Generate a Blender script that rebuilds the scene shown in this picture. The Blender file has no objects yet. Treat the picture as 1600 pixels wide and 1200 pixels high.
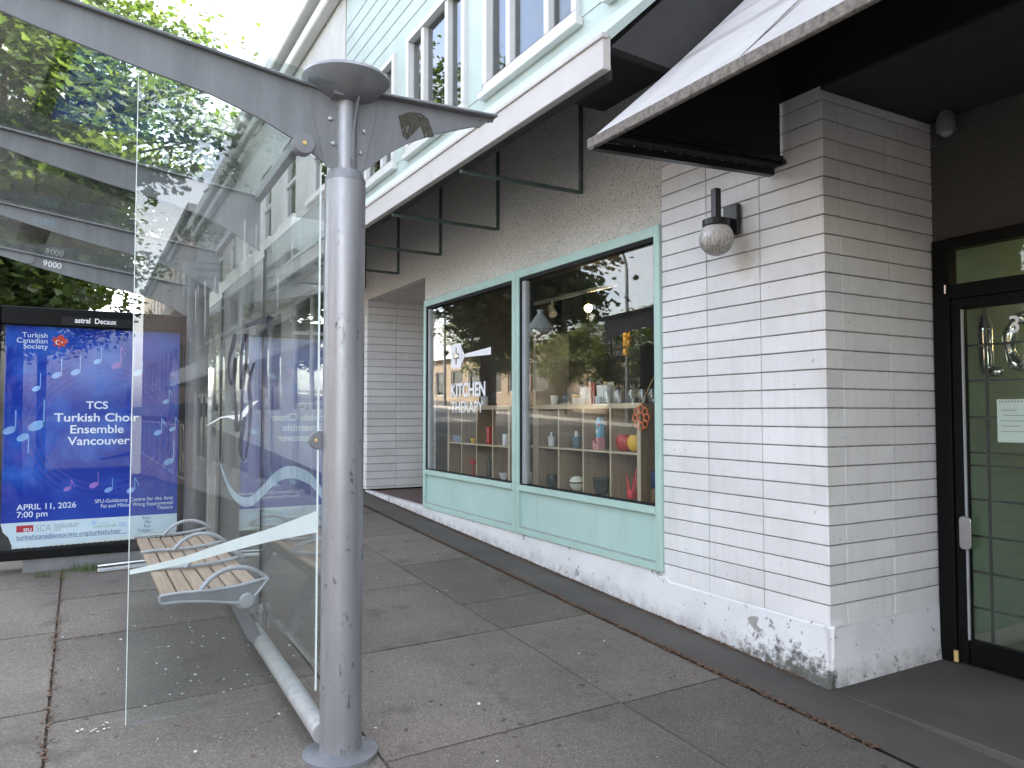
import bpy, bmesh, math, random
from mathutils import Vector, Matrix, noise
R = math.radians
rnd = random.Random(7)
S = bpy.context.scene
COL = S.collection

# ------------------------------------------------------------------ camera, sky, sun, exposure
cam = bpy.data.cameras.new('camera')
cam.sensor_width = 36.0
cam.lens = 1172.0 / 1600.0 * 36.0
cam.clip_start = 0.05
cam.clip_end = 3000.0
camo = bpy.data.objects.new('camera', cam)
COL.objects.link(camo)
camo.location = (0, 0, 1.53)
camo.rotation_euler = (R(90 + 2.25), 0, R(-29.87))
S.camera = camo

SUN_EL, SUN_AZ = 44.0, 66.0        # azimuth clockwise from +Y (the sun stands behind the shop row)
W = bpy.data.worlds.new('World')
S.world = W
W.use_nodes = True
nt = W.node_tree
nt.nodes.clear()
wo = nt.nodes.new('ShaderNodeOutputWorld')
bg = nt.nodes.new('ShaderNodeBackground')
sky = nt.nodes.new('ShaderNodeTexSky')
sky.sky_type = 'NISHITA'
sky.sun_disc = False
sky.sun_elevation = R(SUN_EL)
sky.sun_rotation = R(SUN_AZ)
sky.altitude = 50
sky.air_density = 1.0
sky.dust_density = 3.0
sky.ozone_density = 1.0
tc = nt.nodes.new('ShaderNodeTexCoord')
mp = nt.nodes.new('ShaderNodeMapping')
mp.inputs['Scale'].default_value = (1.6, 1.6, 4.5)
cn = nt.nodes.new('ShaderNodeTexNoise')
cn.inputs['Scale'].default_value = 1.7
cn.inputs['Detail'].default_value = 7
cn.inputs['Roughness'].default_value = 0.6
cr = nt.nodes.new('ShaderNodeMapRange')
cr.inputs['From Min'].default_value = 0.36
cr.inputs['From Max'].default_value = 0.66
cr.inputs['To Min'].default_value = 0.18
cr.inputs['To Max'].default_value = 0.85
bw = nt.nodes.new('ShaderNodeRGBToBW')
gain = nt.nodes.new('ShaderNodeMixRGB')
gain.blend_type = 'MULTIPLY'
gain.inputs['Fac'].default_value = 1.0
gain.inputs['Color2'].default_value = (1.37, 1.27, 1.16, 1)
mix = nt.nodes.new('ShaderNodeMixRGB')
L = nt.links.new
L(tc.outputs['Generated'], mp.inputs['Vector'])
L(mp.outputs['Vector'], cn.inputs['Vector'])
L(cn.outputs['Fac'], cr.inputs['Value'])
L(sky.outputs['Color'], bw.inputs['Color'])
L(bw.outputs['Val'], gain.inputs['Color1'])
L(cr.outputs['Result'], mix.inputs['Fac'])
L(sky.outputs['Color'], mix.inputs['Color1'])
L(gain.outputs['Color'], mix.inputs['Color2'])
L(mix.outputs['Color'], bg.inputs['Color'])
bg.inputs['Strength'].default_value = 0.15
L(bg.outputs['Background'], wo.inputs['Surface'])

sl = bpy.data.lights.new('sun', 'SUN')
sl.energy = 2.5
sl.angle = R(0.5)
sl.color = (1.0, 0.93, 0.82)
so = bpy.data.objects.new('sun', sl)
COL.objects.link(so)
sd = Vector((math.sin(R(SUN_AZ)) * math.cos(R(SUN_EL)), math.cos(R(SUN_AZ)) * math.cos(R(SUN_EL)), math.sin(R(SUN_EL))))
so.rotation_euler = sd.to_track_quat('Z', 'Y').to_euler()
so.location = (20, 10, 30)

S.view_settings.view_transform = 'Standard'
S.view_settings.look = 'None'
S.view_settings.exposure = 3.38
S.view_settings.gamma = 1.0
S.cycles.max_bounces = 9
S.cycles.diffuse_bounces = 4
S.cycles.glossy_bounces = 5
S.cycles.transparent_max_bounces = 20
S.cycles.sample_clamp_indirect = 6.0

# ------------------------------------------------------------------ materials
def newmat(name):
    m = bpy.data.materials.new(name)
    m.use_nodes = True
    n = m.node_tree
    return m, n, n.nodes['Principled BSDF']

def pos_coords(n):
    return n.nodes.new('ShaderNodeNewGeometry').outputs['Position']

def noise_n(n, vec, scale, detail=4, rough=0.55, dist=0.0):
    t = n.nodes.new('ShaderNodeTexNoise')
    t.inputs['Scale'].default_value = scale
    t.inputs['Detail'].default_value = detail
    t.inputs['Roughness'].default_value = rough
    t.inputs['Distortion'].default_value = dist
    if vec is not None: n.links.new(vec, t.inputs['Vector'])
    return t.outputs['Fac']

def ramp(n, fac, a, b, lo=0.0, hi=1.0):
    r = n.nodes.new('ShaderNodeMapRange')
    r.inputs['From Min'].default_value = a
    r.inputs['From Max'].default_value = b
    r.inputs['To Min'].default_value = lo
    r.inputs['To Max'].default_value = hi
    n.links.new(fac, r.inputs['Value'])
    return r.outputs['Result']

def mixc(n, fac, c1, c2, mode='MIX'):
    x = n.nodes.new('ShaderNodeMixRGB')
    x.blend_type = mode
    for s, v in (('Fac', fac), ('Color1', c1), ('Color2', c2)):
        if isinstance(v, (int, float)): x.inputs[s].default_value = v
        elif isinstance(v, tuple): x.inputs[s].default_value = (*v[:3], 1)
        else: n.links.new(v, x.inputs[s])
    return x.outputs['Color']

def math_n(n, op, a, b=None):
    x = n.nodes.new('ShaderNodeMath')
    x.operation = op
    for i, v in enumerate((a, b)):
        if v is None: continue
        if isinstance(v, (int, float)): x.inputs[i].default_value = v
        else: n.links.new(v, x.inputs[i])
    return x.outputs[0]

def mapv(n, vec, scale):
    x = n.nodes.new('ShaderNodeMapping')
    x.inputs['Scale'].default_value = scale
    n.links.new(vec, x.inputs['Vector'])
    return x.outputs['Vector']

def bump(n, b, h, strength=0.3, dist=0.01):
    x = n.nodes.new('ShaderNodeBump')
    x.inputs['Strength'].default_value = strength
    x.inputs['Distance'].default_value = dist
    n.links.new(h, x.inputs['Height'])
    n.links.new(x.outputs['Normal'], b.inputs['Normal'])

def mat(name, col, rough=0.6, metal=0.0, var=0.12, scale=6.0, bmp=0.0, bscale=60.0, coat=0.0, spec=None):
    """A painted or plain surface with slight uneven tone."""
    m, n, b = newmat(name)
    p = pos_coords(n)
    f = ramp(n, noise_n(n, p, scale, 6, 0.6), 0.3, 0.7)
    d = tuple(c * (1 - var) for c in col)
    u = tuple(min(1, c * (1 + var)) for c in col)
    n.links.new(mixc(n, f, d, u), b.inputs['Base Color'])
    b.inputs['Roughness'].default_value = rough
    b.inputs['Metallic'].default_value = metal
    if spec is not None: b.inputs['Specular IOR Level'].default_value = spec
    if coat: b.inputs['Coat Weight'].default_value = coat
    if bmp: bump(n, b, noise_n(n, p, bscale, 3), bmp, 0.004)
    return m

M = {}
# white painted brick: faint streaks, smudges and bare spots
def brick_mat(name, base, dirt, amount):
    m, n, b = newmat(name)
    p = pos_coords(n)
    f1 = ramp(n, noise_n(n, p, 2.2, 6, 0.65), 0.42, 0.75, 0, amount)
    st = noise_n(n, mapv(n, p, (26, 26, 1.6)), 1.0, 5, 0.6)
    f2 = ramp(n, st, 0.52, 0.78, 0, amount * 0.8)
    chips = ramp(n, noise_n(n, p, 42, 3, 0.5), 0.70, 0.735)
    geo = n.nodes.new('ShaderNodeNewGeometry')
    ti = ramp(n, geo.outputs['Random Per Island'], 0, 1, 0.93, 1.04)
    c = mixc(n, f1, base, dirt)
    c = mixc(n, f2, c, dirt)
    sp_ = n.nodes.new('ShaderNodeSeparateXYZ')
    n.links.new(p, sp_.inputs[0])
    qy = math_n(n, 'DIVIDE', math_n(n, 'SUBTRACT', sp_.outputs['Y'], 3.03), 0.085)
    qz = math_n(n, 'DIVIDE', math_n(n, 'SUBTRACT', sp_.outputs['Z'], 2.40), 0.13)
    rr = math_n(n, 'ADD', math_n(n, 'MULTIPLY', qy, qy), math_n(n, 'MULTIPLY', qz, qz))
    stn = math_n(n, 'MULTIPLY', ramp(n, rr, 1.0, 0.0, 0, 0.55), ramp(n, noise_n(n, p, 16, 5), 0.3, 0.6))
    c = mixc(n, stn, c, (0.42, 0.37, 0.24))
    scf = ramp(n, noise_n(n, mapv(n, p, (55, 55, 38)), 1, 6, 0.75, 1.5), 0.70, 0.74, 0, 0.5)
    c = mixc(n, scf, c, (0.33, 0.32, 0.31))
    c = mixc(n, math_n(n, 'MULTIPLY', chips, 0.55), c, (0.22, 0.21, 0.2))
    c = mixc(n, 1.0, c, ti, 'MULTIPLY')
    n.links.new(c, b.inputs['Base Color'])
    b.inputs['Roughness'].default_value = 0.55
    h = math_n(n, 'ADD', noise_n(n, p, 30, 4), math_n(n, 'MULTIPLY', noise_n(n, p, 160, 3), 0.4))
    bump(n, b, h, 0.35, 0.006)
    return m
M['brick'] = brick_mat('white_painted_brick', (0.76, 0.75, 0.745), (0.50, 0.48, 0.45), 0.40)
M['joint'] = mat('painted_joint', (0.27, 0.25, 0.235), 0.8, var=0.4, scale=25)
# plinth render: flaking white paint over grey concrete, mould along the foot of the near end
def plinth_mat():
    m, n, b = newmat('flaking_white_render')
    p = pos_coords(n)
    sep = n.nodes.new('ShaderNodeSeparateXYZ')
    n.links.new(p, sep.inputs[0])
    y, z = sep.outputs['Y'], sep.outputs['Z']
    hgt = math_n(n, 'SUBTRACT', z, math_n(n, 'ADD', math_n(n, 'MULTIPLY', y, 0.048), math_n(n, 'MULTIPLY', sep.outputs['X'], 0.012)))
    near = math_n(n, 'MULTIPLY', ramp(n, y, 3.75, 2.7), ramp(n, sep.outputs['X'], 3.33, 3.27, 0.35, 1.0))
    flake = ramp(n, noise_n(n, p, 6.5, 6, 0.6), 0.635, 0.66)
    flake2 = ramp(n, noise_n(n, p, 23, 5, 0.6), 0.665, 0.68)
    foot = ramp(n, hgt, 0.25, 0.02)
    mould = noise_n(n, p, 20, 7, 0.72)
    mth = math_n(n, 'ADD', mould, math_n(n, 'MULTIPLY', math_n(n, 'MULTIPLY', foot, near), 0.36))
    mf = ramp(n, mth, 0.68, 0.82)
    blot = ramp(n, noise_n(n, p, 3.1, 5, 0.6), 0.45, 0.7, 0, 0.45)
    c = mixc(n, blot, (0.76, 0.755, 0.76), (0.56, 0.56, 0.57))
    soil = math_n(n, 'MULTIPLY', ramp(n, hgt, 0.11, 0.0), ramp(n, noise_n(n, p, 12, 6, 0.7), 0.35, 0.65, 0.05, 0.75))
    c = mixc(n, soil, c, (0.20, 0.185, 0.165))
    c = mixc(n, flake, c, (0.34, 0.33, 0.315))
    c = mixc(n, flake2, c, (0.25, 0.24, 0.22))
    c = mixc(n, math_n(n, 'MULTIPLY', mf, 0.9), c, (0.055, 0.055, 0.04))
    n.links.new(c, b.inputs['Base Color'])
    b.inputs['Roughness'].default_value = 0.75
    h = math_n(n, 'SUBTRACT', noise_n(n, p, 26, 6, 0.65), math_n(n, 'MULTIPLY', flake, 0.5))
    bump(n, b, h, 0.55, 0.01)
    return m
M['plinth'] = plinth_mat()
def stucco_mat(name, base, pit):
    m, n, b = newmat(name)
    p = pos_coords(n)
    g = noise_n(n, mapv(n, p, (1, 1, 1.3)), 70, 6, 0.62, 0.9)
    v = ramp(n, noise_n(n, p, 1.3, 5), 0.3, 0.7)
    c = mixc(n, v, base, tuple(x * 0.86 for x in base))
    c = mixc(n, ramp(n, g, 0.475, 0.37, 0.0, 0.8), c, pit)
    n.links.new(c, b.inputs['Base Color'])
    b.inputs['Roughness'].default_value = 0.9
    bump(n, b, g, 1.0, 0.02)
    return m
M['stucco'] = stucco_mat('rough_cream_stucco', (0.88, 0.85, 0.79), (0.30, 0.28, 0.25))
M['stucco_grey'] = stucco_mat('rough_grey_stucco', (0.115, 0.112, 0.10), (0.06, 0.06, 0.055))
M['stucco_smooth'] = mat('smooth_grey_stucco', (0.58, 0.55, 0.51), 0.85, bmp=0.3, bscale=120)
M['mint'] = mat('mint_green_paint', (0.42, 0.59, 0.53), 0.42, var=0.06, scale=4, bmp=0.05, bscale=40)
def mint_panel():
    m, n, b = newmat('weathered_mint_panel')
    p = pos_coords(n)
    f = ramp(n, noise_n(n, p, 3.4, 5, 0.6), 0.42, 0.72)
    g = ramp(n, noise_n(n, mapv(n, p, (9, 9, 1.2)), 1, 5), 0.5, 0.75, 0, 0.5)
    c = mixc(n, f, (0.41, 0.58, 0.53), (0.47, 0.61, 0.58))
    c = mixc(n, g, c, (0.36, 0.50, 0.46))
    n.links.new(c, b.inputs['Base Color'])
    b.inputs['Roughness'].default_value = 0.45
    bump(n, b, noise_n(n, p, 30, 3), 0.06, 0.004)
    return m
M['mint_panel'] = mint_panel()
M['sealant'] = mat('dark_window_gasket', (0.02, 0.02, 0.02), 0.7, spec=0.2)
M['grey_bead'] = mat('grey_window_bead', (0.33, 0.35, 0.36), 0.5)
M['siding'] = mat('pale_green_siding', (0.40, 0.47, 0.44), 0.5, var=0.10, scale=2.5)
M['vinyl'] = mat('white_vinyl', (0.58, 0.57, 0.55), 0.4, var=0.05)
M['fascia'] = mat('pinkish_white_fascia', (0.49, 0.46, 0.435), 0.5, var=0.08, scale=3)
M['dark_soffit'] = mat('dark_soffit', (0.035, 0.034, 0.033), 0.9)
M['black'] = mat('black_metal', (0.012, 0.012, 0.013), 0.38, var=0.2)
M['black_frame'] = mat('black_aluminium', (0.0045, 0.0045, 0.005), 0.45, var=0.2, spec=0.15)
M['green_bar'] = mat('dull_green_bar', (0.10, 0.14, 0.125), 0.6, var=0.3, scale=14)
M['awning_top'] = mat('pale_grey_awning_cloth', (0.36, 0.345, 0.33), 0.85, var=0.12, scale=4, bmp=0.2, bscale=200)
M['awning_under'] = mat('black_awning_lining', (0.010, 0.010, 0.011), 0.95)
M['awning_hem'] = mat('frayed_brown_hem', (0.16, 0.14, 0.12), 0.9, var=0.5, scale=40, bmp=0.6, bscale=90)

def metal_paint(name, col, rough, scr=0.5, metal=0.35):
    m, n, b = newmat(name)
    p = pos_coords(n)
    f = ramp(n, noise_n(n, mapv(n, p, (14, 14, 1.4)), 1, 6, 0.6), 0.35, 0.72)
    s = ramp(n, noise_n(n, mapv(n, p, (24, 24, 11)), 1, 7, 0.72), 0.60, 0.655)
    grime = ramp(n, noise_n(n, mapv(n, p, (4, 4, 1.1)), 1, 7, 0.7), 0.5, 0.72, 0, 0.55)
    c = mixc(n, f, tuple(x * 0.86 for x in col), tuple(x * 1.10 for x in col))
    c = mixc(n, grime, c, tuple(x * 0.6 for x in col))
    c = mixc(n, math_n(n, 'MULTIPLY', s, scr), c, (0.05, 0.05, 0.055))
    n.links.new(c, b.inputs['Base Color'])
    b.inputs['Metallic'].default_value = metal
    r = ramp(n, noise_n(n, p, 20, 4), 0.3, 0.7, rough - 0.06, rough + 0.08)
    n.links.new(r, b.inputs['Roughness'])
    bump(n, b, noise_n(n, p, 90, 3), 0.05, 0.003)
    return m
M['post'] = metal_paint('worn_silver_post_paint', (0.335, 0.335, 0.352), 0.38, 0.75, 0.45)
M['dark_post'] = metal_paint('dark_streaked_post_paint', (0.075, 0.075, 0.08), 0.45, 0.3, 0.2)
M['arm'] = metal_paint('silver_arm_paint', (0.225, 0.23, 0.242), 0.42, 0.15, 0.25)
M['rail'] = metal_paint('scuffed_white_rail_paint', (0.40, 0.40, 0.39), 0.5, 0.5, 0.1)
M['cast'] = metal_paint('cast_aluminium', (0.37, 0.38, 0.41), 0.45, 0.2, 0.3)
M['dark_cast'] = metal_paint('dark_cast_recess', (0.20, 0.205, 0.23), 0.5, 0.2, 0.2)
M['steel'] = mat('stainless_steel', (0.55, 0.55, 0.55), 0.25, 1.0, var=0.05)
M['chrome'] = mat('foil', (0.72, 0.71, 0.69), 0.08, 1.0, var=0.03)

def thin_glass(name, f0=0.045, tint=(0.93, 0.96, 0.95), dirt=0.0, dcol=(0.6, 0.62, 0.62), streak=True, dscale=1.0):
    """Thin clear pane: Schlick reflection over straight transmission, with a film of dirt."""
    m = bpy.data.materials.new(name)
    m.use_nodes = True
    n = m.node_tree
    n.nodes.clear()
    out = n.nodes.new('ShaderNodeOutputMaterial')
    tr = n.nodes.new('ShaderNodeBsdfTransparent')
    tr.inputs['Color'].default_value = (*tint, 1)
    gl = n.nodes.new('ShaderNodeBsdfGlossy')
    gl.inputs['Roughness'].default_value = 0.0
    gl.inputs['Color'].default_value = (1, 1, 1, 1)
    geo = n.nodes.new('ShaderNodeNewGeometry')
    dot = n.nodes.new('ShaderNodeVectorMath')
    dot.operation = 'DOT_PRODUCT'
    n.links.new(geo.outputs['Normal'], dot.inputs[0])
    n.links.new(geo.outputs['Incoming'], dot.inputs[1])
    c = math_n(n, 'ABSOLUTE', dot.outputs['Value'])
    q = math_n(n, 'POWER', math_n(n, 'SUBTRACT', 1.0, c), 5.0)
    fr = math_n(n, 'ADD', math_n(n, 'MULTIPLY', q, 1 - f0), f0)
    mx = n.nodes.new('ShaderNodeMixShader')
    n.links.new(fr, mx.inputs['Fac'])
    n.links.new(tr.outputs[0], mx.inputs[1])
    n.links.new(gl.outputs[0], mx.inputs[2])
    last = mx.outputs[0]
    if dirt > 0:
        df = n.nodes.new('ShaderNodeBsdfDiffuse')
        df.inputs['Color'].default_value = (*dcol, 1)
        p = geo.outputs['Position']
        a = ramp(n, noise_n(n, mapv(n, p, (22 * dscale, 22 * dscale, 0.9)), 1, 6, 0.65), 0.45, 0.8)
        b2 = ramp(n, noise_n(n, p, 3.0, 6, 0.65), 0.4, 0.8)
        f = math_n(n, 'MULTIPLY', math_n(n, 'ADD', math_n(n, 'ADD', a, b2), 0.35), dirt)
        m2 = n.nodes.new('ShaderNodeMixShader')
        n.links.new(f, m2.inputs['Fac'])
        n.links.new(last, m2.inputs[1])
        n.links.new(df.outputs[0], m2.inputs[2])
        last = m2.outputs[0]
    n.links.new(last, out.inputs['Surface'])
    return m
M['glass_shelter'] = thin_glass('shelter_glass', 0.068, (0.95, 0.975, 0.965), 0.014)
M['glass_roof'] = thin_glass('shelter_roof_glass', 0.045, (0.90, 0.94, 0.93), 0.04, (0.35, 0.37, 0.33))
M['glass_shop'] = thin_glass('shop_glass', 0.055, (0.93, 0.95, 0.94), 0.006)
M['glass_box'] = thin_glass('display_case_glass', 0.018, (0.97, 0.98, 0.98), 0.003)
M['glass_door'] = thin_glass('door_glass', 0.035, (0.90, 0.94, 0.90), 0.01)
M['glass_ware'] = thin_glass('drinking_glass', 0.10, (0.97, 0.98, 0.98), 0.0)
M['glass_upper'] = thin_glass('upper_window_glass', 0.09, (0.55, 0.58, 0.57), 0.0)
M['vinyl_white'] = mat('white_vinyl_lettering', (0.86, 0.86, 0.88), 0.5, var=0.03)
M['frost'] = mat('frosted_film', (0.66, 0.74, 0.73), 0.7, var=0.06, scale=9)
def film(name, col, alpha, rough=0.7):
    m, n, b = newmat(name)
    b.inputs['Base Color'].default_value = (*col, 1)
    b.inputs['Roughness'].default_value = rough
    p = pos_coords(n)
    a = ramp(n, noise_n(n, mapv(n, p, (30, 30, 3)), 1, 5, 0.65), 0.3, 0.7, alpha * 0.65, min(1, alpha * 1.25))
    n.links.new(a, b.inputs['Alpha'])
    return m
M['film_pale'] = film('worn_pale_blue_film', (0.42, 0.56, 0.64), 0.5)
M['film_scrawl'] = film('faded_marker_scrawl', (0.07, 0.065, 0.08), 0.85)
def scraped():
    m, n, b = newmat('scraped_sticker_residue')
    p = pos_coords(n)
    g = noise_n(n, mapv(n, p, (18, 18, 60)), 1, 6, 0.7, 1.0)
    n.links.new(mixc(n, g, (0.03, 0.028, 0.018), (0.11, 0.10, 0.075)), b.inputs['Base Color'])
    n.links.new(ramp(n, noise_n(n, mapv(n, p, (40, 40, 16)), 1, 6, 0.7, 0.5), 0.40, 0.50, 0.1, 1.0), b.inputs['Alpha'])
    b.inputs['Roughness'].default_value = 0.8
    return m
M['scraped'] = scraped()
M['film_streak'] = film('dried_glue_streaks', (0.66, 0.66, 0.63), 0.42)

# ground materials
def paving_mat():
    m, n, b = newmat('exposed_aggregate_paving')
    p = pos_coords(n)
    geo = n.nodes.new('ShaderNodeNewGeometry')
    isl = ramp(n, geo.outputs['Random Per Island'], 0, 1, 0.82, 1.13)
    v = n.nodes.new('ShaderNodeTexVoronoi')
    v.inputs['Scale'].default_value = 190
    n.links.new(p, v.inputs['Vector'])
    w = n.nodes.new('ShaderNodeSeparateColor')
    n.links.new(v.outputs['Color'], w.inputs[0])
    c = mixc(n, ramp(n, w.outputs[0], 0.1, 0.95), (0.104, 0.088, 0.071), (0.170, 0.146, 0.120))
    c = mixc(n, ramp(n, w.outputs[1], 0.95, 0.98), c, (0.26, 0.235, 0.20))
    big = ramp(n, noise_n(n, p, 1.1, 6, 0.62), 0.3, 0.7, 0.72, 1.18)
    c = mixc(n, 1.0, c, big, 'MULTIPLY')
    c = mixc(n, 1.0, c, isl, 'MULTIPLY')
    stain = ramp(n, noise_n(n, p, 3.3, 5, 0.6), 0.60, 0.70, 0, 0.45)
    c = mixc(n, stain, c, (0.05, 0.043, 0.037))
    wear = ramp(n, noise_n(n, p, 9, 6, 0.7), 0.58, 0.72, 0, 0.5)
    c = mixc(n, wear, c, (0.19, 0.165, 0.135))
    gum = ramp(n, noise_n(n, p, 14, 2, 0.4), 0.725, 0.735, 0, 0.8)
    c = mixc(n, gum, c, (0.04, 0.036, 0.033))
    n.links.new(c, b.inputs['Base Color'])
    b.inputs['Roughness'].default_value = 0.85
    h = math_n(n, 'ADD', v.outputs['Distance'], noise_n(n, p, 35, 4))
    bump(n, b, h, 0.35, 0.004)
    return m
M['paving'] = paving_mat()
def strip_mat(name, lo, hi, sc=240):
    m, n, b = newmat(name)
    p = pos_coords(n)
    a = noise_n(n, p, sc, 4, 0.7)
    big = ramp(n, noise_n(n, p, 1.6, 6, 0.6), 0.3, 0.7, 0.75, 1.2)
    c = mixc(n, ramp(n, a, 0.3, 0.7), lo, hi)
    c = mixc(n, 1.0, c, big, 'MULTIPLY')
    n.links.new(c, b.inputs['Base Color'])
    b.inputs['Roughness'].default_value = 0.88
    bump(n, b, a, 0.5, 0.004)
    return m
M['strip'] = strip_mat('dark_asphalt_strip', (0.066, 0.059, 0.051), (0.114, 0.103, 0.090))
M['jointbed'] = strip_mat('joint_dirt', (0.03, 0.022, 0.016), (0.085, 0.06, 0.042), 120)
M['asphalt'] = strip_mat('road_asphalt', (0.04, 0.04, 0.042), (0.075, 0.075, 0.078), 160)
M['kerb'] = strip_mat('kerb_concrete', (0.25, 0.24, 0.22), (0.36, 0.35, 0.33), 90)
M['ground'] = strip_mat('far_ground', (0.10, 0.11, 0.07), (0.16, 0.15, 0.11), 3)
M['doorstep'] = mat('oxblood_floor_tile', (0.11, 0.065, 0.055), 0.55, var=0.25, scale=9)
M['paint_line'] = mat('road_line_paint', (0.72, 0.70, 0.62), 0.7, var=0.2, scale=18)
M['litter'] = mat('dry_brown_litter', (0.15, 0.085, 0.05), 0.9, var=0.5, scale=40)
M['crumb'] = mat('pale_crumbs', (0.62, 0.60, 0.56), 0.9, var=0.2, scale=50)
M['grass'] = mat('grass_blades', (0.085, 0.13, 0.035), 0.7, var=0.4, scale=30)

# wood
def wood_mat(name, a, c2, ax=(2, 30, 30), per=True, rough=0.65):
    m, n, b = newmat(name)
    p = pos_coords(n)
    g = noise_n(n, mapv(n, p, ax), 1, 7, 0.65, 0.5)
    c = mixc(n, ramp(n, g, 0.3, 0.72), a, c2)
    if per:
        geo = n.nodes.new('ShaderNodeNewGeometry')
        c = mixc(n, 1.0, c, ramp(n, geo.outputs['Random Per Island'], 0, 1, 0.78, 1.16), 'MULTIPLY')
    n.links.new(c, b.inputs['Base Color'])
    b.inputs['Roughness'].default_value = rough
    bump(n, b, g, 0.25, 0.004)
    return m
M['bench_wood'] = wood_mat('weathered_bench_wood', (0.20, 0.135, 0.088), (0.41, 0.295, 0.205), (40, 2.2, 40))
M['shelf_wood'] = wood_mat('pale_oak_board', (0.27, 0.19, 0.115), (0.37, 0.275, 0.18), (40, 40, 2.0), False, 0.5)
M['shelf_front'] = mat('pale_birch_edge', (0.60, 0.48, 0.335), 0.5, var=0.06)
M['brown_wood'] = wood_mat('brown_wood', (0.16, 0.09, 0.05), (0.30, 0.18, 0.10), (2, 30, 30), False)

# foliage and bark
def leaf_mat(name, c1, c2, trans):
    m = bpy.data.materials.new(name)
    m.use_nodes = True
    n = m.node_tree
    n.nodes.clear()
    out = n.nodes.new('ShaderNodeOutputMaterial')
    geo = n.nodes.new('ShaderNodeNewGeometry')
    c = mixc(n, geo.outputs['Random Per Island'], c1, c2)
    d = n.nodes.new('ShaderNodeBsdfDiffuse')
    t = n.nodes.new('ShaderNodeBsdfTranslucent')
    g = n.nodes.new('ShaderNodeBsdfGlossy')
    g.inputs['Roughness'].default_value = 0.45
    g.inputs['Color'].default_value = (0.5, 0.5, 0.5, 1)
    n.links.new(c, d.inputs['Color'])
    n.links.new(mixc(n, 1.0, c, trans, 'MULTIPLY'), t.inputs['Color'])
    a = n.nodes.new('ShaderNodeMixShader')
    a.inputs['Fac'].default_value = 0.45
    n.links.new(d.outputs[0], a.inputs[1])
    n.links.new(t.outputs[0], a.inputs[2])
    b = n.nodes.new('ShaderNodeMixShader')
    b.inputs['Fac'].default_value = 0.05
    n.links.new(a.outputs[0], b.inputs[1])
    n.links.new(g.outputs[0], b.inputs[2])
    n.links.new(b.outputs[0], out.inputs['Surface'])
    return m
M['leaf'] = leaf_mat('maple_leaf', (0.035, 0.065, 0.020), (0.08, 0.11, 0.036), (1.85, 1.8, 0.95))
M['leaf_light'] = leaf_mat('light_leaf', (0.05, 0.08, 0.022), (0.095, 0.125, 0.036), (2.0, 1.9, 0.9))
M['bark'] = mat('dark_bark', (0.085, 0.07, 0.058), 0.95, var=0.4, scale=18, bmp=0.8, bscale=30)

# colours of small goods
def ceramic(name, col, rough=0.2):
    M[name] = mat(name, col, rough, var=0.04, coat=0.0)
for nm, c in (('cream_ware', (0.78, 0.74, 0.64)), ('white_ware', (0.80, 0.80, 0.80)), ('slate_ware', (0.07, 0.085, 0.10)),
              ('red_ware', (0.50, 0.035, 0.03)), ('coral_ware', (0.72, 0.06, 0.07)), ('yellow_ware', (0.80, 0.46, 0.03)),
              ('green_ware', (0.02, 0.045, 0.04)), ('blue_card', (0.20, 0.50, 0.68)), ('pink_card', (0.78, 0.36, 0.36)),
              ('navy_card', (0.03, 0.05, 0.15)), ('orange_ware', (0.65, 0.16, 0.05)), ('teal_ware', (0.15, 0.24, 0.28)),
              ('black_ware', (0.02, 0.02, 0.02)), ('gold', (0.70, 0.50, 0.20)), ('blue_white_ware', (0.34, 0.38, 0.48)),
              ('shade', (0.62, 0.66, 0.68))):
    ceramic(nm, c)
M['paper'] = mat('white_paper', (0.80, 0.83, 0.86), 0.8, var=0.04)
M['ink'] = mat('grey_print', (0.35, 0.37, 0.42), 0.8)
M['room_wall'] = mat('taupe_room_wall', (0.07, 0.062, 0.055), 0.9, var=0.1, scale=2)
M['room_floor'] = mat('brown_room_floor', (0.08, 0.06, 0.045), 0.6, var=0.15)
M['hall_green'] = mat('green_hall_wall', (0.21, 0.31, 0.225), 0.8, var=0.05)
M['globe'] = None
def globe_mat():
    m, n, b = newmat('cracked_dirty_globe')
    p = pos_coords(n)
    sep = n.nodes.new('ShaderNodeSeparateXYZ')
    n.links.new(p, sep.inputs[0])
    low = ramp(n, sep.outputs['Z'], 2.58, 2.45)
    t = math_n(n, 'ADD', noise_n(n, mapv(n, p, (75, 75, 26)), 1, 7, 0.75), math_n(n, 'MULTIPLY', low, 0.30))
    c = mixc(n, ramp(n, t, 0.52, 0.86, 0, 0.9), (0.66, 0.645, 0.62), (0.13, 0.115, 0.09))
    n.links.new(c, b.inputs['Base Color'])
    b.inputs['Roughness'].default_value = 0.22
    return m
M['globe'] = globe_mat()
def emit(name, col, st):
    m, n, b = newmat(name)
    b.inputs['Base Color'].default_value = (*col, 1)
    b.inputs['Emission Color'].default_value = (*col, 1)
    b.inputs['Emission Strength'].default_value = st
    return m
M['warm_bulb'] = emit('lit_warm_bulb', (1.0, 0.72, 0.30), 9.0)
M['green_lamp'] = emit('lit_green_lamp', (0.1, 1.0, 0.55), 4.0)
M['red_lamp'] = mat('unlit_red_lens', (0.25, 0.02, 0.02), 0.3)
M['amber_lamp'] = mat('unlit_amber_lens', (0.3, 0.15, 0.02), 0.3)
M['signal_yellow'] = mat('signal_yellow', (0.75, 0.36, 0.03), 0.45)
M['lamp_grey'] = mat('lamp_post_grey', (0.15, 0.16, 0.17), 0.5, var=0.1)

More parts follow.
